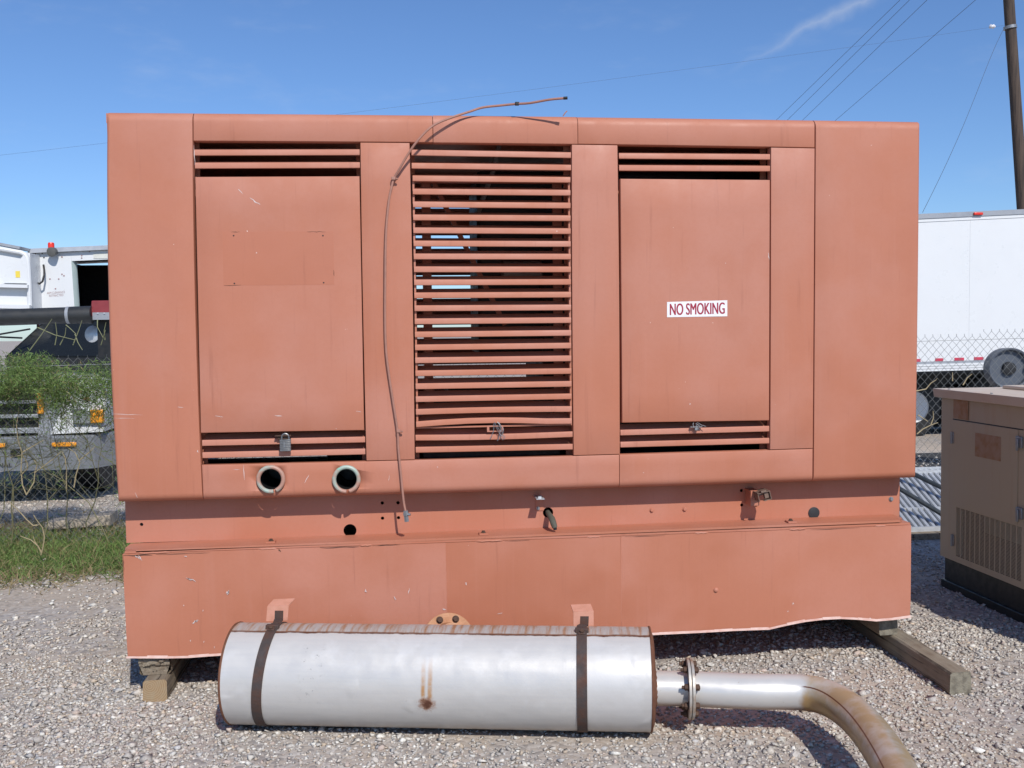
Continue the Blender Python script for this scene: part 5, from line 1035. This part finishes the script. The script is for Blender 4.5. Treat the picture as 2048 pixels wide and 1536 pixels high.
    mb = MB().tube([pb + (pb - pa).normalized() * 0.018, pc, pd], [0.082, 0.083, 0.084], 28, cap=False); mb.disc_stack(pd, (pd - pc), [(0.0, 0.084), (0.001, 0.07), (-0.12, 0.07), (-0.121, 0)], 28); obj('duct_mouth', mb, dk, bm2)
    q = [P(187, 634, 5.7), P(260, 628, 5.7), P(260, 601, 5.7), P(189, 602, 5.7)]; rb = obj('boom_bracket', MB().hexa([(v.x, 5.95, v.z) for v in q], [(v.x, 5.6, v.z) for v in q]), redp, t, 0.008)
    a = P(194, 640, 5.7), P(260, 625, 5.7); obj('clamp_plate', MB().box(a[0].x, a[1].x, 5.56, 5.598, a[0].z, a[1].z), grey_m, rb)
    for x in (195, 208): v = P(x, 627, 5.55); obj('bolt', MB().hexbolt((v.x, 5.558, v.z), (0, -1, 0), 0.007, 0.006), alu, rb)
    obj('boom_post', MB().box(P(200, 640, 5.8).x, P(250, 640, 5.8).x, 5.7, 5.9, 0.86, P(200, 641, 5.7).z), black_m, t)
    obj('boom_post', MB().box(pa.x + 0.1, pa.x + 0.25, Yd - 0.06, Yd + 0.06, 0.86, pa.z - 0.079), black_m, t)
truck()

# ================================================================ WHITE TRAILER BEHIND THE FENCE (right)
def trailer():
    Y = 8.3; x0, x1 = 3.4, 13.5; za, zb_ = P(1840, 431, Y), P(2048, 421.5, Y); k = (zb_.z - za.z) / (zb_.x - za.x); zt = lambda x: za.z + k * (x - za.x)
    zc, zd = P(1840, 743, Y), P(1980, 739, Y); k2 = (zd.z - zc.z) / (zd.x - zc.x); zl = lambda x: zc.z + k2 * (x - zc.x)
    t = thing('trailer', 'white box trailer with red reflector dashes behind the fence at right', 'trailer', (8, Y + 1.2, 0))
    seams = list(np.arange(x0, x1 + 0.1, 1.22)); hr = 0.13
    for i in range(len(seams) - 1):
        a, b = seams[i] + 0.001, seams[i + 1] - 0.001
        obj('side_sheet', MB().hexa([(a, Y, zl(a) + hr), (b, Y, zl(b) + hr), (b, Y + 0.03, zl(b) + hr), (a, Y + 0.03, zl(a) + hr)], [(a, Y, zt(a) - 0.09), (b, Y, zt(b) - 0.09), (b, Y + 0.03, zt(b) - 0.09), (a, Y + 0.03, zt(a) - 0.09)]), white_m, t)
        rv = MB()
        for z in np.arange(zl(a) + hr + 0.06, zt(a) - 0.1, 0.09): rv.disc_stack((b - 0.03, Y, z), (0, -1, 0), [(0, 0.007), (0.003, 0.004)], 6)
        stuff(obj('rivets', rv, white_m, t))
    e = seams[-1]
    def strip(name, z0, z1, yo, mat, zf=zl): return obj(name, MB().hexa([(x0, Y - yo, zf(x0) + z0), (e, Y - yo, zf(e) + z0), (e, Y + 0.03, zf(e) + z0), (x0, Y + 0.03, zf(x0) + z0)], [(x0, Y - yo, zf(x0) + z1), (e, Y - yo, zf(e) + z1), (e, Y + 0.03, zf(e) + z1), (x0, Y + 0.03, zf(x0) + z1)]), mat, t)
    strip('bottom_rail', 0, 0.028, 0.02, white_m); strip('bottom_rail', 0.034, 0.062, 0.02, white_m); strip('bottom_rail', 0.068, 0.096, 0.02, white_m); strip('rail_web', 0.004, hr - 0.001, 0.004, grey_m)
    strip('top_band', -0.089, -0.046, 0.008, white_m, zt); strip('top_rail', -0.045, 0.02, 0.02, grey_m, zt)
    for x, w_ in ((1834, 15), (1879, 16), (1919, 19), (1958, 19), (2000, 19), (2042, 19)):
        py = 720.6 - (x - 1842) * 0.031; a, b = P(x - w_ / 2, py + 3, Y - .01), P(x + w_ / 2, py - 3, Y - .01); obj('reflector', MB().box(a.x, b.x, Y - 0.006, Y - 0.0008, a.z, b.z), plain('reflector_red', (0.55, 0.05, 0.09, 1), 0.4) if x == 1834 else bpy.data.materials['reflector_red'], t)
    a, b = P(1947, 430, Y - .03), P(1965, 425, Y - .03); obj('marker_lamp', MB().box(a.x, b.x, Y - 0.05, Y - 0.021, a.z, b.z), redlens, t, 0.006)
    obj('floor', MB().box(x0, e, Y + 0.031, Y + 2.5, zl(x0) + 0.0, zl(x0) + 0.1), black_m, t); obj('roof', MB().hexa([(x0, Y + 0.031, zt(x0) - 0.03), (e, Y + 0.031, zt(e) - 0.03), (e, Y + 2.5, zt(e) - 0.03), (x0, Y + 2.5, zt(x0) - 0.03)], [(x0, Y + 0.031, zt(x0) + 0.01), (e, Y + 0.031, zt(e) + 0.01), (e, Y + 2.5, zt(e) + 0.01), (x0, Y + 2.5, zt(x0) + 0.01)]), white_m, t)
    obj('rear_wall', MB().box(x0, e, Y + 2.47, Y + 2.5, zl(x0), zt(x0) - 0.04), white_m, t); obj('end_wall', MB().box(x0, x0 + 0.03, Y + 0.031, Y + 2.46, zl(x0), zt(x0) - 0.04), white_m, t)
    c = P(1859, 790, Y + 0.35)
    for dx in (0, 1.15, 5.2):
        wc = Vector((c.x + dx, Y + 0.78, 0.42)); w_ = obj('wheel', MB().disc_stack(wc, (0, -1, 0), [(-0.24, 0.34), (-0.22, 0.42), (-0.02, 0.42), (0.0, 0.37)], 32), rubber, t)
        obj('rim', MB().disc_stack(wc + Vector((0, -0.001, 0)), (0, -1, 0), [(0, 0.23), (0.012, 0.22), (-0.03, 0.19), (-0.07, 0.09), (-0.03, 0.07), (-0.03, 0)], 30), white_m, w_)
    obj('underframe', MB().box(x0, e, Y + 0.98, Y + 1.1, zl(x0) - 0.2, zl(x0) - 0.001).box(x0 + 0.5, e, Y + 1.12, Y + 1.6, 0.42, 0.72), black_m, t)
    obj('splash_guard', MB().box(x0, P(1836, 800, Y).x - 0.1, Y + 0.97, Y + 0.975, 0.05, zl(x0) - 0.001).box(x0, e, Y + 1.75, Y + 1.78, 0.03, zl(x0) - 0.001), black_m, t)
trailer()
def drum():
    Y = 5.4; c = P(2021, 737, Y); r = c.x - P(1982, 737, Y).x
    t = thing('reel', 'round grey steel reel with raised rim behind the fence at right', 'reel', (c.x, Y + 0.15, 0)); dm = plain('blue_grey_drum_steel', (0.10, 0.115, 0.14, 1), 0.5, 0.3); d = Vector((-0.2, -1, 0.03))
    f = obj('rim', MB().disc_stack(c, d, [(-0.16, r), (0.0, r), (0.004, r * 0.97), (0.0, r * 0.9), (-0.05, r * 0.86), (-0.052, 0.0)], 40), dm, t)
    obj('hub', MB().disc_stack(c - d * 0.05, d, [(0, r * 0.33), (0.04, r * 0.3), (0.045, 0)], 24), black_m, t)
    obj('knob', MB().tube([c + Vector((r * 0.72, -0.02, r * 0.62)), c + Vector((r * 0.95, -0.05, r * 0.8))], 0.022, 10), dm, t); obj('knob', MB().tube([c + Vector((r * 0.85, -0.02, r * 0.1)), c + Vector((r * 0.88, -0.07, r * 0.18))], 0.026, 10), sticker_w, t)
    for s in (-0.12, 0.12): obj('stand_leg', MB().bar((c.x + s * 2, Y + 0.15, 0), (c.x + s * 0.4, Y + 0.12, c.z - r * 0.5), 0.05, 0.05, (0, 1, 0)), dm, t)
drum()

# ================================================================ UTILITY POLE AND OVERHEAD WIRES
def pole():
    Y = 21.0; a, b = P(2046.5, 430, Y), P(2017, -8, Y); d = (b - a) / (b.z - a.z); base = a - d * a.z; top = a + d * (b.z - a.z + 2.6)
    t = thing('utility_pole', 'leaning brown wooden utility pole beyond the trailer at right', 'utility pole', base); obj('shaft', MB().tube([base, (base + top) / 2, top], [0.16, 0.145, 0.13], 18), polem, t)
    obj('band', MB().tube([P(2020, 52, Y), P(2020.6, 58, Y)], 0.17, 16), galv, t)
    c = P(1985, 53, Y); obj('insulator', MB().disc_stack(c, (1, 0, 0), [(-0.09, 0.02), (-0.06, 0.06), (-0.02, 0.035), (0.02, 0.06), (0.08, 0.02)], 14), sticker_w, t)
    obj('crossarm', MB().bar(P(2000, -60, Y - 0.2), P(2060, -75, Y - 0.2), 0.1, 0.12), polem, t)
    hold = P(2012, 50, Y)
    def cable(pts, label, r=0.011, name='overhead_wire'):
        f = []; n = 40; a_ = np.array([p[:] for p in pts]); s = np.linspace(0, 1, len(pts)); deg = min(3, len(pts) - 1)
        cs = [np.polyfit(s, a_[:, k], deg) for k in range(3)]
        for i in range(n + 1): f.append([np.polyval(cs[k], i / n) for k in range(3)])
        tag(obj(name, MB().tube(f, r, 6), line_m), label, 'wire')
    cable([hold] + [P(x, y, Y) for x, y in ((1853, 73), (1494, 122), (1096, 176.6), (750, 218), (207, 287), (0, 310), (-300, 340))], 'lone thin wire sagging from the pole across the whole sky to the left', 0.0021)
    cable([hold, P(1975, 130, Y - 1), P(1930, 243, Y - 2.5), P(1845, 425, Y - 6)], 'thin guy wire slanting down from the pole toward the trailer', 0.005)
    for (xt, xb, nm) in ((1800, 1558, 'leftmost'), (1819, 1580, 'second from left'), (1854, 1610.6, 'third from left'), (1951, 1677.7, 'rightmost')):
        k = (xt - xb) / 235.0
        cable([P(xt + k * 60, -60, 17), P((xt + xb) / 2, 117.5, 24), P(xb - k * 90, 325, 33)], nm + ' of the four slanting power wires in the sky', 0.0055)
pole()

# ================================================================ WEEDS ON THE FENCE
def weeds():
    rng = np.random.default_rng(5); t = thing('tumbleweed_bush', 'dense green tumbleweed bush growing through the fence at left', 'bush', (-3.4, FY - 0.1, 0))
    st_ = []; A = []; D = []
    rr = random.Random(4); mb = MB(); allpts = []
    def grow(p, d, ln, lv, r):
        pts = [Vector(p)]; d = Vector(d).normalized(); n = 6; lim = rr.uniform(1.12, 1.4)
        for i in range(n):
            d = (d + Vector((rr.gauss(0, .22), rr.gauss(0, .16), rr.gauss(0.02, .16)))).normalized(); q = pts[-1] + d * ln / n
            if q.z > lim: d.z = -abs(d.z) * 0.4; q.z = pts[-1].z + 0.2 * d.z * ln / n
            q.y = min(max(q.y, FY - 0.42), FY + 0.35); pts.append(q)
        mb.tube(pts, [r * (1 - 0.7 * i / n) for i in range(n + 1)], 4, cap=False); allpts.extend((q, lv) for q in pts[1:])
        if lv < 3:
            for k in range(4 if lv < 2 else 3):
                i = rr.randrange(2, n + 1); dd = d + Vector((rr.gauss(0, .9), rr.gauss(0, .5), rr.gauss(0.1, .6))); grow(pts[i], dd, ln * rr.uniform(.45, .7), lv + 1, r * 0.6)
    for k in range(17):
        x = -4.7 + k * 0.16 + rr.uniform(-.06, .06); grow((x, FY + rr.uniform(-.1, .06), 0), (rr.uniform(-.3, .3), rr.uniform(-.1, .1), 1), rr.uniform(0.85, 1.2), 0, 0.0055)
    obj('stems', mb, plain('weed_stem', (0.17, 0.16, 0.08, 1), 0.8, 0, 0.5, 20), t)
    P3 = np.array([p[:] for p, lv in allpts]); 
    up = np.clip((P3[:, 2] - 0.86) / 0.36, 0.10, 1) ** 1.6; idx = rng.choice(len(P3), 46000, p=up / up.sum())
    A = P3[idx] + rng.normal(size=(46000, 3)) * np.array([0.05, 0.05, 0.04]); n2 = 42000
    A2 = np.stack([rng.uniform(-5.0, -2.2, n2), FY - 0.05 + rng.normal(0, 0.14, n2), 1.235 + rng.normal(0, 0.07, n2) + 0.04 * np.sin(np.linspace(0, 40, n2))], 1); A = np.concatenate([A, A2]); n3 = 4500; A3 = np.stack([rng.normal(-2.50, 0.07, n3), FY - 0.06 + rng.normal(0, 0.08, n3), rng.uniform(0.35, 1.25, n3)], 1); A = np.concatenate([A, A3]); n = len(A)
    A[:, 2] += 0.05 * np.sin(A[:, 0] * 5.1) + 0.035 * np.sin(A[:, 0] * 13.3 + 1)
    clump = np.sin(A[:, 0] * 21 + 2 * np.sin(A[:, 2] * 17)) * np.sin(A[:, 2] * 26 + 2 * np.sin(A[:, 0] * 15 + A[:, 1] * 20)); kp = rng.random(n) < np.clip(0.72 + 0.5 * clump, 0.12, 1); A = A[kp]; n = len(A)
    A[:, 2] = np.minimum(A[:, 2], 1.40 + 0.05 * np.sin(A[:, 0] * 7) + rng.normal(0, 0.02, n))
    D = rnd_dirs(rng, n, 0.25) * rng.uniform(0.016, 0.05, (n, 1)); W = np.cross(D, rng.normal(size=(n, 3))); W = W / np.linalg.norm(W, axis=1)[:, None] * rng.uniform(0.0014, 0.0034, (n, 1))
    stuff(strips('foliage', A, D, W, greens(rng, n, 0.07), leaf_m, t, 2, 0.2))
    # upright seed stalks above the bush
    sm = MB()
    for (x0, y0, x1, y1) in ((60, 700, 104, 638), (75, 655, 150, 680), (150, 668, 165, 700), (132, 650, 152, 668), (120, 690, 132, 655), (146, 690, 164, 641), (110, 690, 111, 645), (195, 640, 206, 675), (210, 680, 212, 645), (202, 690, 211, 660)):
        a, b = P(x0, y0, FY - .1), P(x1, y1, FY - .14); m = (a + b) / 2 + Vector((rr.uniform(-.02, .02), 0, rr.uniform(-.01, .02))); sm.tube([a, m, b], [0.004, 0.003, 0.002], 5)
    stuff(obj('stalks', sm, plain('green_straw_stalk', (0.24, 0.25, 0.13, 1), 0.7), t))
    # bare dry plants
    def dry(label, lines, Y):
        a0 = P(*lines[0][0], Y); d = thing('dry_weed', label, 'weed', (a0.x, Y, 0))
        for L in lines:
            pts = [P(x, y, Y - 0.01 * i) for i, (x, y) in enumerate(L)]; n_ = len(pts); m2 = MB().tube(pts, [0.0042 * (1 - 0.7 * i / max(n_ - 1, 1)) + 0.001 for i in range(n_)], 6); obj('stem', m2, drym, d)
    dry('pale dry weed stem standing alone in the grass left of the tank', [[(82, 1110), (86, 1095), (89, 1075), (85, 1055), (76, 1044), (67, 1030)], [(78, 1050), (66, 1051), (54, 1040), (38, 1022), (18, 1003)], [(83, 1106), (76, 1092), (62, 1080), (40, 1072)], [(80, 1100), (70, 1084), (66, 1072)]], 2.62)
    dry('bare dry weed climbing the fence at the far left', [[(53, 990), (45, 970), (42, 940), (44, 905), (36, 880), (33, 850), (38, 815)], [(42, 950), (55, 938), (54, 925), (45, 910), (20, 915)], [(44, 905), (70, 890), (88, 880)]], FY - 0.03)
    dry('bare forked dry weed in front of the truck bumper', [[(54, 988), (68, 965), (70, 945), (90, 930), (110, 915), (123, 902)], [(70, 945), (74, 930), (68, 920)], [(133, 980), (133, 940), (130, 915), (124, 903)], [(148, 975), (152, 950), (160, 925), (150, 905), (135, 895)], [(160, 920), (178, 905), (190, 893)]], FY - 0.05)
    dry('twisted dry weed stems on the fence beside the tan cabinet', [[(1832, 782), (1852, 778), (1862, 766), (1872, 760), (1874, 757)], [(1834, 868), (1846, 858), (1862, 850), (1876, 845)], [(1862, 848), (1867, 835), (1866, 822)], [(1836, 830), (1856, 843)], [(1905, 762), (1905, 745)], [(1926, 770), (1935, 755), (1944, 748)]], FY - 0.04)
weeds()
tag(obj('plank', MB().hexa([(P(92, 985, 3.9).x, 3.85, 0.03), (P(215, 985, 3.9).x, 3.95, 0.03), (P(215, 985, 3.9).x, 4.15, 0.03), (P(92, 985, 3.9).x, 4.05, 0.03)], [(P(92, 985, 3.9).x, 3.85, 0.09), (P(215, 985, 3.9).x, 3.95, 0.12), (P(215, 985, 3.9).x, 4.15, 0.12), (P(92, 985, 3.9).x, 4.05, 0.09)]), plain('pale_weathered_plank', (0.42, 0.36, 0.29, 1), 0.9, 0, 0.6, 20), None, 0.006), 'pale weathered plank lying under the fence in front of the truck', 'plank')
# a few larger stones that stand out of the gravel
def big_stones():
    rr = random.Random(21); m = plain('pale_field_stone', (0.52, 0.48, 0.44, 1), 0.9, 0, 0.5, 40, None, 0.5)
    for (px, py, s, lab) in ((1407, 1305, 0.024, 'pale pointed stone under the generator beside the pipe flange'), (1590, 1508, 0.02, 'whitish stone in the shadow edge of the exhaust bend'), (1975, 1365, 0.018, 'pale stone right of the long timber'), (119, 1380, 0.022, 'pale flat stone on the gravel left of the muffler')):
        c = G(px, py, 0.01); bm = bmesh.new(); bmesh.ops.create_icosphere(bm, subdivisions=1, radius=1)
        for v in bm.verts: v.co = Vector((v.co.x * s * rr.uniform(.8, 1.3), v.co.y * s * rr.uniform(.8, 1.2), v.co.z * s * rr.uniform(.55, .9))) + Vector((c.x, c.y, s * 0.35))
        me = bpy.data.meshes.new('stone'); bm.to_mesh(me); bm.free(); me.materials.append(m); tag(link(bpy.data.objects.new('stone', me)), lab, 'stone')
big_stones()
